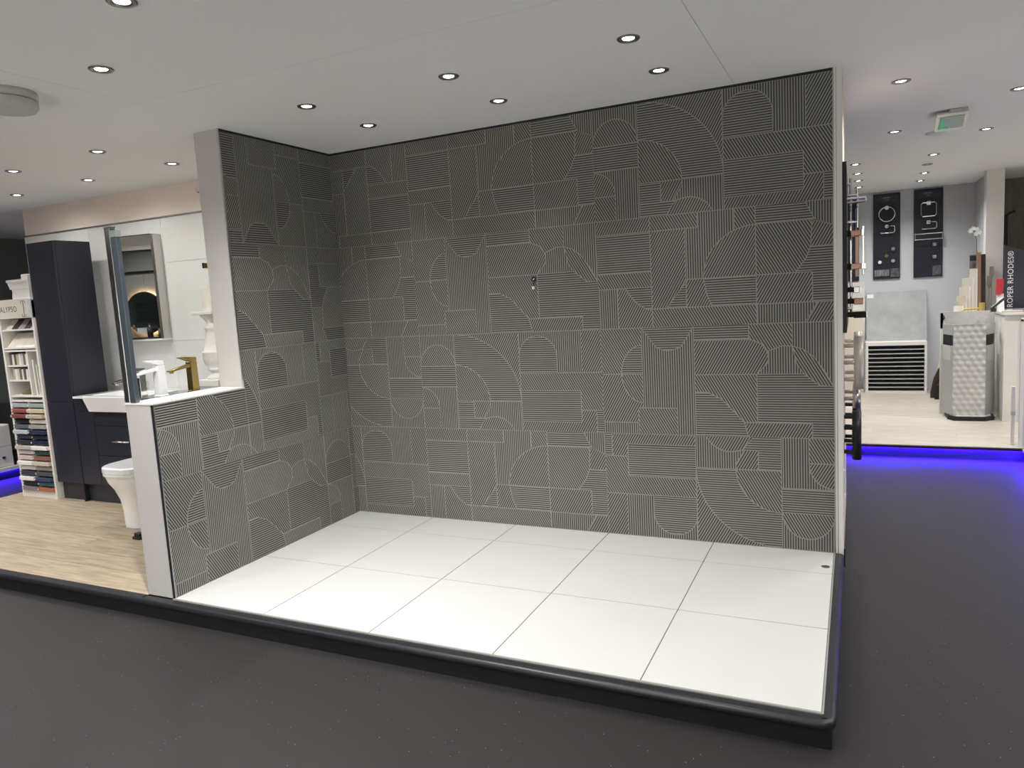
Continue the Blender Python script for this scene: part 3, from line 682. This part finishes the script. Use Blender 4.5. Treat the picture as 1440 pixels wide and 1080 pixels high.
# plaster corbel on top
t = thing('corbel', 'white moulded plaster corbel on top of sample stand', 'corbel', (-2.83,-.25,1.61))
prof = [(-2.944,1.607),(-2.725,1.607),(-2.725,1.80),(-2.80,1.80),(-2.80,1.765),(-2.985,1.765),(-2.985,1.735),(-2.965,1.70),(-2.940,1.69),(-2.935,1.665),(-2.945,1.63)]
obj('scroll_block', MB().prism(prof, 'y', -.365, -.18), M_plaster, t, bevel=.004)
obj('moulding', MB().box(-2.985,-.372,1.745, -2.725,-.365,1.765).box(-2.955,-.369,1.69, -2.725,-.365,1.70), M_plaster, t)

# ------------------------------------------------------------------ far left: neighbouring platform, sage wall
struct(boxo('wall_sage', (-5.7,-1.0,GZ, -5.6,4.0,H), M_sage), 'sage green wall beyond the left corridor')
pl = struct(boxo('floor_platform_left', (-5.6,-1.0,GZ, -4.50,2.6,.0), M_black), 'low platform with blue light beyond the bathroom')
boxo('white_lip', (-4.53,-1.0,-.001, -4.485,2.6,.022), M_white, pl); boxo('front_lip', (-4.4849,-1.0,-.014, -4.480,2.6,.022), M_white, pl)
boxo('led_strip', (-4.499,-1.0,-.0155, -4.490,2.6,-.0012), M_blue_led, pl)
t = thing('louvre_panel', 'sage green louvred panel on the sage wall', 'louvre', (-5.58,1.0,1.35))
boxo('frame', (-5.6,.74,1.34, -5.585,1.42,1.68), M_sage, t)
for k in range(5):
    boxo('slat', (-5.585,.76,1.36+k*.062, -5.56,1.40,1.395+k*.062), mat('sage_dark', (96,112,106), .5), t, bevel=.004)
t = thing('drawer_unit', 'low white drawer unit on the blue lit platform', 'drawer unit', (-4.8,.1,.022))
boxo('carcass', (-5.05,-.45,-.0005, -4.532,.37,.44), M_white, t)
boxo('drawer', (-4.533,-.44,.03, -4.512,.36,.225), M_white, t, bevel=.002); boxo('drawer', (-4.533,-.44,.23, -4.512,.36,.435), M_white, t, bevel=.002)
boxo('tap_box', (-4.512,.26,.11, -4.505,.285,.13), M_blackboard, t)
t = thing('display_shelf', 'white open shelf unit beside the sage wall', 'shelf unit', (-4.9,.3,.44))
boxo('back', (-5.05,-.3,.44, -5.03,.43,1.27), M_white, t)
for z in (.62,.84,1.06): boxo('shelf', (-5.03,-.3,z, -4.75,.43,z+.02), M_white, t)
tag(boxo('printed_card', (-4.86,.2,.861, -4.85,.42,.99), mat('rosy_print', (190,160,156), .6, vary=.3, scale=14)), 'rosy printed card standing on white open shelf', 'card')

# ------------------------------------------------------------------ right-hand room with pale planks
pr_ = struct(boxo('floor_platform_right', (2.3,2.73,GZ, 6.5,6.1,-.008), M_black), 'raised platform with blue light below its edge')
boxo('edge_strip', (2.3,2.700,-.006, 6.5,2.736,.001), M_black, pr_); boxo('edge_lip', (2.3,2.698,-.016, 6.5,2.703,.001), M_black, pr_)
boxo('led_strip', (2.3,2.712,-.0176, 4.27,2.722,-.0061), M_blue_led, pr_)
boxo('riser', (2.3,2.729,GZ, 6.5,2.7305,-.022), mat('riser_grey', (62,62,68), .35), pr_)
pk = struct(boxo('floor_planks', (2.3,2.735,-.0081, 6.5,6.1,-.004), M_beige), 'pale plank floor of the raised platform')
planks(pk, 2.6, 5.2, 2.736, 6.09, .0, .18, 1.2, M_pale_oak, 11)
wr = struct(boxo('wall_grey', (2.3,6.1,-.01, 4.55,6.2,H), M_grey_wall), 'grey back wall behind the accessory boards')
struct(boxo('wall_grey_return', (4.36,5.10,-.0, 4.46,6.1,H), M_grey_wall))
struct(boxo('trim_2', (4.312,4.95,0, 4.466,5.10,H), M_white), 'square white column')
ww = struct(boxo('wall_wood', (4.46,6.1,-.01, 6.5,6.2,H), M_greywood), 'grey timber clad wall')
for z0, z1 in ((0,.69),(.70,1.38),(1.39,2.075),(2.085,H)): boxo('cladding_board', (4.466,6.085,z0, 6.5,6.1,z1), M_greywood, ww)
# neighbouring platform on the right of the corridor with blue light
p2 = struct(boxo('floor_platform_side', (4.30,-2.5,GZ, 6.5,2.715,-.0), M_black), 'side platform with blue light along the corridor')
boxo('led_strip_offscreen', (4.290,0,-.0176, 4.299,2.68,-.0061), M_blue_led, p2)
boxo('edge_strip', (4.275,-2.5,-.006, 4.31,2.70,.001), M_white, p2); boxo('edge_lip', (4.272,-2.5,-.016, 4.276,2.70,.001), M_white, p2)
boxo('bounce_top', (4.31,-2.5,.0, 6.5,2.69,.004), M_floor_tile, p2)  # unseen white top, added to bounce light onto the corridor ceiling

# accessory boards on the grey wall
def acc_board(x0, x1, z0, z1, label):
    t = thing('accessory_board', label, 'display board', ((x0+x1)/2, 6.08, z0), 'accessory boards on the grey wall')
    pn = boxo('panel', (x0,6.078,z0, x1,6.1,z1), mat('navy_board', (30,32,46), .4), t, bevel=.001)
    xc = (x0+x1)/2
    hd = boxo('header_print', (x0+.05,6.0765,z1-.10, x1-.03,6.0781,z1-.03), mat('board_print', (52,54,66), .5), t)
    boxo('print_line', (xc-.045,6.0755,z1-.058, xc+.035,6.0766,z1-.043), M_print_grey, hd)
    boxo('print_line', (xc-.025,6.0755,z1-.082, xc+.02,6.0766,z1-.074), M_print_grey, hd)
    return t, xc
def rose(t, x, z, r=.02, sq=False):
    if sq: boxo('wall_mount', (x-r,6.045,z-r, x+r,6.079,z+r), M_chrome, t, bevel=.003)
    else: obj('wall_mount', MB().tube([(x,6.079,z),(x,6.045,z)], r, 16), M_chrome, t)
def roll_holder(t, x, z):
    obj('roll_holder', MB().tube([(x,6.045,z),(x+.07,6.04,z),(x+.084,6.04,z-.012),(x+.084,6.04,z-.065),(x+.07,6.04,z-.078),(x-.06,6.04,z-.078),(x-.068,6.04,z-.07)], .0065, 8), M_chrome, t, smooth=True)
t, xc = acc_board(3.306,3.596,1.35,2.366,'navy accessory board with round towel ring')
rose(t, xc, 2.195, .024); obj('towel_ring', MB().tube([(xc+.086*math.sin(a*2*PI/28),6.038,2.118+.086*math.cos(a*2*PI/28)) for a in range(28)], .0065, 8, closed=True), M_chrome, t, smooth=True)
rose(t, xc, 1.975, .021); roll_holder(t, xc, 1.975)
for dx, z in ((.070,1.703),(.068,1.562),(-.073,1.553)): obj('robe_knob', MB().tube([(xc+dx,6.079,z),(xc+dx,6.052,z),(xc+dx,6.045,z)], [.012,.012,.021], 14), M_chrome, t)
obj('brush_hook', MB().tube([(xc-.002,6.06,1.70),(xc-.002,6.055,1.63)], .004, 8).tube([(xc-.002,6.079,1.625),(xc-.002,6.046,1.625)], .02, 14).tube([(xc-.002,6.06,1.61),(xc-.002,6.06,1.585)], .006, 8), M_gold, t)
boxo('price_panel', (xc-.13,6.0765,1.385, xc+.03,6.0785,1.462), mat('board_print2', (150,152,158), .5, rgb2=(40,42,54), scale=60, stretch=(3,1,.2)), t)
boxo('price_panel', (xc+.045,6.0765,1.37, xc+.135,6.0785,1.47), mat('board_print3', (110,112,120), .5, rgb2=(50,52,62), scale=30), t)
t, xc = acc_board(3.738,4.038,1.345,2.374,'navy accessory board with square towel ring and glass shelf rail')
rose(t, xc, 2.205, .022, True)
sq = [(-.062,.085),(.062,.085),(.078,.068),(.078,-.055),(.062,-.072),(-.062,-.072),(-.078,-.055),(-.078,.068)]
obj('towel_ring', MB().tube([(xc+a,6.038,2.125+b) for a, b in sq], .0065, 8, closed=True), M_chrome, t)
rose(t, xc, 1.985, .021, True); roll_holder(t, xc, 1.985)
obj('shelf_rail', MB().tube([(xc-.14,6.079,1.85),(xc-.14,5.99,1.85),(xc+.14,5.99,1.85),(xc+.14,6.079,1.85)], .006, 8).tube([(xc-.14,6.079,1.785),(xc-.14,5.99,1.785),(xc+.14,5.99,1.785),(xc+.14,6.079,1.785)], .006, 8), M_chrome, t)
for sx in (-.14,.14): boxo('rail_bracket', (xc+sx-.006,5.99,1.775, xc+sx+.006,6.079,1.86), M_chrome, t)
for z in (1.722,1.577): obj('robe_knob', MB().box(xc+.046,6.05,z-.02, xc+.086,6.079,z+.02), M_satin, t, bevel=.006)
boxo('price_panel', (xc+.05,6.0765,1.362, xc+.135,6.0785,1.475), MATS['board_print3'], t)
t, xc = acc_board(2.86,3.150,1.345,2.366,'navy accessory board half hidden behind the corridor towel rails')
obj('towel_bar', MB().tube([(xc+.11,6.079,2.22),(xc+.11,6.02,2.22),(xc+.11,6.02,1.95),(xc+.11,6.079,1.95)], .008, 8), M_chrome, t)
obj('wire_basket', MB().tube([(xc-.1,6.03,2.08),(xc+.08,6.03,2.08),(xc+.08,6.03,1.92),(xc-.1,6.03,1.92)], .005, 6, closed=True), M_chrome, t)

# tile rack and slab
t = thing('tile_rack', 'white slotted tile rack with black gaps under concrete slab', 'tile rack', (3.54,5.8,0))
boxo('backing', (3.24,5.80,.0, 3.845,6.099,.575), M_blackboard, t)
boxo('side_post', (3.216,5.715,0, 3.246,6.099,.60), M_white, t); boxo('side_post', (3.836,5.715,0, 3.862,6.099,.60), M_white, t)
boxo('top_rail', (3.216,5.712,.565, 3.862,6.099,.605), M_white, t); boxo('bottom_rail', (3.246,5.715,0, 3.836,5.84,.022), M_white, t)
for k in range(10): boxo('slat', (3.246,5.718,.062+k*.050, 3.836,5.80,.071+k*.050), M_grey_plastic, t)
t = thing('concrete_slab', 'large concrete effect tile slab standing on the slotted rack', 'tile slab', (3.54,5.82,.605))
obj('slab', leaning(3.230,3.876,.6045,.59,5.93,6.089,.012), M_concrete, t); 
obj('paper_label', leaning(3.240,3.310,1.125,.045,6.0685,6.0806,.002), M_ceramic, t)
tag(obj('marble_board', leaning(2.92,3.2145,.0,1.33,5.90,6.087,.014), M_marble), 'marble sample board leaning beside the slotted rack', 'sample board')
tag(obj('beige_sample', leaning(2.95,3.19,.0,.99,5.76,6.026,.014), M_beige), 'beige tile board leaning in front of the marble board', 'sample board')
for k, (x0, y0, nm, m_) in enumerate(((3.865,5.32,'brown',mat('dark_stone', (62,52,46), .4)),(3.90,5.22,'black',M_blackboard))):
    t = thing('dark_sample', nm+' curved-top sample leaning between rack and tile tower', 'sample board', (x0,y0,0), 'dark samples beside the tile tower')
    obj('panel', MB().prism([(x0,0),(x0+.125,0),(x0+.125,.36-.1*k),(x0+.075,.33-.1*k),(x0+.03,.22-.06*k),(x0,.06)], 'y', y0, y0+.03), m_, t)
    obj('edge_band', MB().prism([(x0+.066,0),(x0+.082,0),(x0+.082,.16),(x0+.066,.16)], 'y', y0-.004, y0), M_satin, t)
tag(obj('leaning_plank', MB().prism([(3.885,.0),(3.90,.0),(3.985,.44),(3.972,.445)], 'y', 5.36, 5.50), M_offwhite), 'thin pale strip leaning behind the dark samples', 'strip')

# tile tower
t = thing('tile_tower', 'rotating tile tower with dimpled grey front tile', 'tile display', (4.08,4.2,0))
tw_mb = MB(); nx, nz = 22, 60; vs = []
for i in range(nz+1):
    for j in range(nx+1):
        zz = .045+.855*i/nz; xx = 3.936+.258*j/nx
        vs.append((xx, 3.952-.0035*sum(math.cos(118*(xx*math.cos(q)+zz*math.sin(q))) for q in (PI/6, PI/2, 5*PI/6)), zz))
tw_mb.add(vs, [(i*(nx+1)+j, i*(nx+1)+j+1, (i+1)*(nx+1)+j+1, (i+1)*(nx+1)+j) for i in range(nz) for j in range(nx)])
obj('dimpled_tile', tw_mb, mat('pearl_tile', (205,204,201), .35, vary=.06), t, smooth=True)
boxo('tile_back', (3.936,3.962,.045, 4.194,3.972,.90), M_grey_plastic, t)
def slab(x0, y0, x1, y1, z0, z1, th=.01):
    d = Vector((x1-x0, y1-y0)).normalized(); n = Vector((-d.y, d.x))*th
    return MB().prism([(x0,y0),(x1,y1),(x1+n.x,y1+n.y),(x0+n.x,y0+n.y)], 'z', z0, z1)
greyt = mat('light_grey_tile', (186,188,186), .4, vary=.05)
for (a, b, c_, d_) in ((3.872,4.20,3.932,3.956),(4.198,3.956,4.292,4.14)):
    sd = obj('side_tile', slab(a,b,c_,d_,.04,.70), greyt, t)
    mx_, my_ = (a+c_)/2, (b+d_)/2
    dd = Vector((c_-a, d_-b)).normalized(); nn = Vector((dd.y, -dd.x))*.002
    obj('info_label', slab(a+dd.x*.02+nn.x,b+dd.y*.02+nn.y,c_-dd.x*.05+nn.x,d_-dd.y*.05+nn.y,.56,.70,.002), mat('label_green', (204,209,198), .5), sd)
    obj('slot', slab(a+dd.x*.01,b+dd.y*.01,c_-dd.x*.05,d_-dd.y*.05,.70,.80,.006), M_blackboard, sd)
    obj('side_head', slab(a,b,c_,d_,.80,.90), greyt, t)
obj('core', MB().box(3.95,3.975,.04, 4.19,4.24,.80), M_blackboard, t)
obj('base', MB().prism([(3.945,3.90),(4.195,3.90),(4.275,3.98),(4.275,4.24),(3.90,4.24),(3.90,3.98)], 'z', 0, .038), M_blackboard, t)
obj('base_top', MB().prism([(3.965,3.92),(4.18,3.92),(4.25,3.99),(4.25,4.2),(3.92,4.2),(3.92,3.99)], 'z', .038, .044), M_white, t)
t = thing('marble_header', 'marble board standing behind the tile tower on a pale frame', 'sample board', (4.08,4.32,0))
obj('board', MB().box(3.862,4.30,.845, 4.31,4.318,1.005), M_marble, t)
for x0 in (3.862,3.895): boxo('frame_post', (x0,4.30+(.02 if x0 > 3.87 else 0),0, x0+.022,4.34,.995), M_white, t)
obj('bracket', MB().box(3.885,4.292,.93, 3.893,4.30,.975).box(3.875,4.285,.945, 3.90,4.292,.955), M_blackboard, t)
tag(boxo('plinth_table', (3.93,4.42,0, 4.308,4.93,.95), M_white), 'white plinth block behind the marble header carrying sample tiles', 'plinth')
st = [(3.995,.075,.10,4.50,M_offwhite,'small white'),(4.025,.080,.195,4.56,M_beige,'short beige'),(4.055,.085,.28,4.62,M_offwhite,'medium off-white'),(4.085,.09,.37,4.68,M_offwhite,'tall ivory'),(4.155,.06,.46,4.74,M_offwhite,'tallest ivory')]
for x0, w_, h_, y_, m_, nm in st:
    t = thing('sample_tile', nm+' sample tile standing on the white plinth', 'sample tile', (x0,y_,.95), 'stepped sample tiles on the plinth')
    obj('face', leaning(x0,x0+w_,.95,h_,y_,y_+.03,.010), m_, t)
    obj('bright_edge', leaning(x0+w_,x0+w_+.008,.95,h_,y_,y_+.03,.012), M_ceramic, t)
tag(obj('timber_sample', leaning(4.222,4.262,.95,.62,4.80,4.86,.02), mat('brown_wood', (150,116,92), .5)), 'brown timber sample strip standing on plinth beside the column', 'sample strip')
tag(obj('slate_sample', leaning(4.262,4.305,.95,.60,4.82,4.88,.02), mat('dark_brown', (58,46,42), .5)), 'dark slate sample strip standing against the white column', 'sample strip')
t = thing('brochure', 'dark photo brochure standing on plinth among sample tiles', 'brochure', (4.19,4.85,.95))
obj('cover', leaning(4.165,4.225,.95,.60,4.84,4.87,.006), mat('photo_cover', (120,122,130), .4, rgb2=(46,48,60), scale=18), t)
obj('title_band', leaning(4.167,4.223,1.49,.05,4.8655,4.868,.002), M_blackboard, t)
t = thing('gold_clamp', 'small brass yellow frame clamp on the plinth before sample tiles', 'clamp', (4.15,4.46,.95))
obj('rail', MB().tube([(4.06,4.46,.955),(4.06,4.46,1.0),(4.075,4.46,1.015),(4.20,4.46,1.02)], .010, 8), mat('brass_yellow', (214,186,110), .4), t)
obj('roller', MB().tube([(4.225,4.46,.95),(4.225,4.46,1.075)], .024, 14), MATS['brass_yellow'], t)

# counter and what stands on it
t = thing('service_counter', 'white counter with overhanging top beside the tile tower', 'counter', (4.7,4.3,0))
boxo('cabinet', (4.325,3.905,0, 5.3,4.60,.975), M_white, t, bevel=.002); boxo('worktop', (4.313,3.885,.975, 5.3,4.62,1.0), M_ceramic, t, bevel=.003)
boxo('front_panel', (4.45,3.895,.03, 4.62,3.905,.955), M_white, t, bevel=.002)
t = thing('leaflet_stand', 'white leaflet stand on the counter below red card', 'leaflet stand', (4.36,4.25,1.0))
obj('body', leaning(4.318,4.375,1.0,.16,4.23,4.29,.03), M_ceramic, t)
tag(obj('red_box', MB().prism([(4.312,1.158),(4.362,1.158),(4.370,1.30),(4.318,1.302)], 'y', 4.25, 4.33), M_red, bevel=.002), 'red carton standing on top of the white leaflet stand', 'carton')
t = thing('hand_shower', 'dark grey handset bar lying aslant on the counter', 'hand shower', (4.32,4.1,1.0))
obj('bar', MB().tube([(4.255,4.12,1.03),(4.365,4.16,1.125)], .014, 10), mat('gunmetal', (84,82,80), .35, .7), t)
obj('foot', MB().box(4.25,4.10,1.0, 4.29,4.14,1.03), MATS['gunmetal'], t)
for k, (x0, zt) in enumerate(((4.268,1.335),(4.292,1.42))):
    tag(obj('wooden_paddle', MB().prism([(x0-.004,1.0),(x0+.004,1.0),(x0+.005,zt-.13),(x0+.02,zt-.08),(x0+.019,zt),(x0-.017,zt),(x0-.018,zt-.08),(x0-.005,zt-.13)], 'y', 4.36+.05*k, 4.372+.05*k), M_greywood),
        ('shorter','longer')[k]+' grey wooden paddle standing on the counter against the column', 'paddle', 'paddles on the counter')
tag(obj('round_pad', MB().lathe([(.001,0),(.08,0),(.085,.006),(.08,.012),(.001,.014)], (4.40,4.0,1.0), 28), mat('pad_beige', (190,178,164), .7)), 'flat round beige pad lying on the counter edge', 'pad')
t = thing('brand_panel', 'charcoal sign panel with white upright lettering behind the counter', 'sign', (4.7,4.75,0))
sp_ = obj('panel', MB().prism([(4.445,0),(5.2,0),(5.2,1.27),(4.49,1.605),(4.445,1.625)], 'y', 4.74, 4.77), mat('charcoal_panel', (56,58,68), .5), t)
vt = Matrix(((0,-1,0,0),(0,0,-1,0),(1,0,0,0),(0,0,0,1)))
text_obj('lettering', 'ROPER RHODES\u00ae', .066, M_text_white, sp_, Matrix.Translation((4.500,4.7395,1.005)) @ vt, font_bold=True, space=1.08)
t = thing('shower_riser', 'black riser rail standing behind the charcoal sign panel', 'shower rail', (4.50,5.0,1.6))
obj('rail', MB().tube([(4.497,5.02,1.0),(4.497,5.02,1.90),(4.50,5.02,1.93)], .014, 10), M_blackboard, t); obj('arm', MB().tube([(4.498,5.02,1.92),(4.515,4.97,1.945),(4.55,4.93,1.955)], .012, 8), M_blackboard, t)
boxo('plate', (4.4655,5.0,1.0, 4.49,5.05,1.93), M_blackboard, t)
# side wall picture and orchid
t = thing('framed_print', 'dark framed print on the grey return wall', 'picture', (4.35,5.2,1.7))
boxo('frame', (4.345,5.14,1.70, 4.36,5.36,1.99), M_blackboard, t); boxo('print', (4.343,5.155,1.715, 4.3455,5.345,1.975), mat('print_violet', (84,82,110), .5, rgb2=(48,46,62), scale=12), t)
t = thing('white_orchid', 'white orchid spray before the dark framed print', 'flower', (4.24,5.0,1.4))
obj('stem', MB().tube([(4.215,4.915,.949),(4.235,4.94,1.4),(4.235,4.97,1.7),(4.21,4.97,1.80),(4.17,4.97,1.78)], .004, 6), mat('stem_green', (92,110,70), .6), t)
pm = mat('petal_white', (238,236,236), .6)
for k, (dx, dz) in enumerate(((.06,.0),(.035,.035),(.005,.045),(-.02,.02),(.03,-.012))):
    p = MB(); cx_, cz = 4.20+dx, 1.775+dz
    for a in range(5):
        an = 2*PI*a/5+k; e1 = Vector((math.cos(an), -.15, math.sin(an))); e2 = Vector((-math.sin(an), 0, math.cos(an)))
        c0 = Vector((cx_, 4.965, cz)); p.add([c0, c0+e1*.014+e2*.010, c0+e1*.028, c0+e1*.014-e2*.010], [(0,1,2,3)])
    obj('blossom', p, pm, t)
# framed panel at the platform edge
t = thing('edge_screen', 'white framed grey panel at the edge of plank platform', 'screen', (4.5,2.8,0))
boxo('frame_post', (4.262,2.775,0, 4.285,2.805,1.0), M_white, t); boxo('top_rail', (4.262,2.775,.985, 5.2,2.805,1.005), M_white, t)
boxo('pane', (4.285,2.785,.0, 5.2,2.795,.985), M_grey_plastic, t)
t = thing('bollard_post', 'short white post on the platform edge beside framed panel', 'post', (4.235,2.86,0))
boxo('shaft', (4.222,2.85,0, 4.246,2.875,.47), M_white, t, bevel=.003); boxo('collar', (4.220,2.848,.24, 4.248,2.877,.27), M_grey_plastic, t)

# ------------------------------------------------------------------ towel rails on the partition face
t = thing('hook_board', 'dark plum mounting board on the corridor face of partition', 'display board', (3.06,.4,1.13))
boxo('board', (3.05,.03,1.13, 3.068,.90,1.955), mat('plum_board', (52,44,50), .5), t)
boxo('edge', (3.05,.026,1.128, 3.069,.03,1.957), MATS['plum_board'], t)
def ladder(name, label, xs_, ys_, z0, z1, m, r, bars, mounts, m2):
    t = thing(name, label, 'towel rail', (xs_,ys_[0],z0), 'towel rails on the partition')
    for y in ys_: obj('upright', MB().tube([(xs_,y,z0),(xs_,y,z1)], r, 16), m, t, smooth=True)
    for z in bars: obj('cross_bar', MB().tube([(xs_,ys_[0],z),(xs_,ys_[1],z)], r*.55, 10), m, t, smooth=True)
    for z in mounts:
        for y in ys_: obj('wall_mount', MB().tube([(3.05,y,z),(xs_,y,z)], .011, 10), m2, t, smooth=True)
    return t
lw = mat('satin_white', (214,208,198), .3, .25)
ladder('towel_rail', 'satin white towel rail on the partition below the plum board', 3.122, (.30,.62), .81, 1.09, lw, .024, (.86,.92,.98,1.04), (1.04,.95,.86), lw)
ladder('towel_rail', 'satin grey short towel rail between the white and black rails', 3.112, (.34,.60), .70, .80, M_satin, .020, (.735,.765), (.75,), M_satin)
ladder('towel_rail', 'matt black towel rail low on the partition', 3.112, (.28,.70), .43, .69, M_black, .023, (.47,.52,.57,.62), (.66,.60,.53,.47), M_black)
t = thing('flat_rail', 'chrome flat-bar towel rail with copper blocks on plum board', 'towel rail', (3.1,.3,1.4), 'towel rails on the partition')
boxo('flat_bar', (3.138,.28,1.41, 3.150,.36,1.66), M_chrome, t, bevel=.002)
boxo('copper_panel', (3.105,.333,1.40, 3.125,.41,1.62), M_copper, t, bevel=.002)
for z in (1.625,1.455):
    boxo('black_mount', (3.068,.26,z-.016, 3.085,.34,z+.016), M_blackboard, t)
    boxo('copper_block', (3.085,.265,z-.014, 3.135,.335,z+.014), M_copper, t, bevel=.002)
    boxo('end_plate', (3.135,.262,z-.016, 3.150+.008*(z < 1.5),.338,z+.016), M_chrome, t, bevel=.002)
t = thing('robe_rail', 'slim chrome robe rail high on the plum board', 'towel rail', (3.1,.3,1.8), 'towel rails on the partition')
obj('upper_bar', MB().tube([(3.068,.26,1.80),(3.155,.26,1.80),(3.155,.26,1.785)], .008, 10), M_chrome, t); obj('lower_bar', MB().tube([(3.068,.26,1.78),(3.150,.26,1.78)], .006, 8), M_chrome, t)
obj('drop_bar', MB().tube([(3.118,.40,1.86),(3.118,.40,1.66)], .008, 10), M_chrome, t)
obj('rod', MB().tube([(3.085,.5,1.93),(3.085,.5,1.20)], .007, 10), M_chrome, t)
for z in (1.90,1.23): obj('rod_mount', MB().tube([(3.0675,.5,z),(3.086,.5,z)], .009, 10), M_chrome, t)
for z in (1.83,1.69): obj('bar_mount', MB().tube([(3.0675,.40,z),(3.118,.40,z)], .007, 10), M_chrome, t)
for k, z in enumerate((1.335,1.275,1.205)):
    t = thing('glass_holder', ('black holder with chrome cup','violet holder with copper cup','black holder with wide chrome cup')[k]+' fixed low on the plum board', 'holder', (3.1,.3,z), 'holders on the plum board')
    boxo('arm', (3.068,.27,z-.013, 3.098,.33,z+.013), M_blackboard, t)
    boxo('cup', (3.098,.265,z-.018, 3.128+.015*k,.335,z+.014), (M_chrome, M_copper, M_blackboard)[k], t, bevel=.003)
    boxo('cap', (3.128+.015*k,.268,z-.016, 3.134+.015*k,.332,z+.016), M_chrome, t)
tag(boxo('plaster_switch', (3.05,.055,.30, 3.058,.09,.42), M_ceramic, bevel=.002), 'white switch plate low on the partition near its tiled end', 'switch plate')

# ------------------------------------------------------------------ display seen in the bathroom mirror
px, py = -3.37, -2.13
Rm = Matrix.Translation((px,py,0)) @ Matrix.Rotation(PI, 4, 'Z')     # local -y faces the bathroom
def lobj(name, mb, m, parent, **k):
    mb.v = [tuple(Rm @ Vector(v)) for v in mb.v]; return obj(name, mb, m, parent, **k)
wdsp = struct(lobj('wall_display', MB().box(-.9,0,GZ, .9,.08,H), M_dark_grey, None), 'grey tiled display wall facing the bathroom')
for k in range(6): lobj('wall_tile', MB().box(-.9+.3*k+.001,-.008,0, -.6+.3*k-.001,0,1.89), M_dark_grey, wdsp)
lobj('chrome_rail', MB().box(-.9,-.03,1.895, .9,0,1.915), M_chrome, wdsp)
t = thing('lit_mirror', 'round backlit mirror on the grey display wall', 'mirror', (px,py,1.5))
MZ = 1.46
lobj('bulkhead', MB().box(-.9,-.05,2.14, .9,-.001,H), M_white, wdsp)
lobj('light_ring_offscreen', MB().tube([((.215)*math.cos(a*2*PI/32),-.026,MZ+(.215)*math.sin(a*2*PI/32)) for a in range(32)], .012, 8, closed=True), M_warm_led, t)
lobj('mirror_disc', MB().prism([(.232*math.cos(a*2*PI/40), MZ+.232*math.sin(a*2*PI/40)) for a in range(40)], 'y', -.05, -.036), M_mirror, t)
lobj('back_box', MB().box(-.12,-.036,MZ-.12, .12,-.006,MZ+.12), M_blackboard, t)
tag(lobj('display_ledge', MB().box(-.7,-.18,1.16, .7,-.008,1.20), M_blackboard, None), 'black ledge under the round backlit mirror', 'ledge')
for k, (dx, h_, r_) in enumerate(((.19,.15,.03),(-.07,.15,.03),(-.20,.11,.03))):
    tb = thing('soap_bottle', ('amber','black','smoky')[k]+' soap bottle on the ledge under backlit mirror', 'bottle', tuple(Rm @ Vector((dx,-.1,1.20))), 'soap bottles on the ledge')
    m_ = mat('bottle_%d' % k, ((90,70,50),(36,34,34),(80,76,72))[k], .2)
    lobj('body', MB().lathe([(r_,0),(r_,h_*.62),(r_*.4,h_*.72),(r_*.35,h_*.9),(.001,h_*.9)], (dx,-.1,1.20), 16), m_, tb, smooth=True); lobj('pump', MB().cyl((dx,-.1,1.20+h_*.88),(dx,-.1,1.20+h_), .006, 8), M_blackboard, tb)
tag(lobj('slim_cabinet', MB().box(.28,-.12,1.26, .42,-.008,1.70).box(.284,-.13,1.265, .416,-.12,1.695), mat('taupe_lacquer', (120,112,102), .4), None), 'slim taupe wall cabinet beside the backlit mirror', 'cabinet')
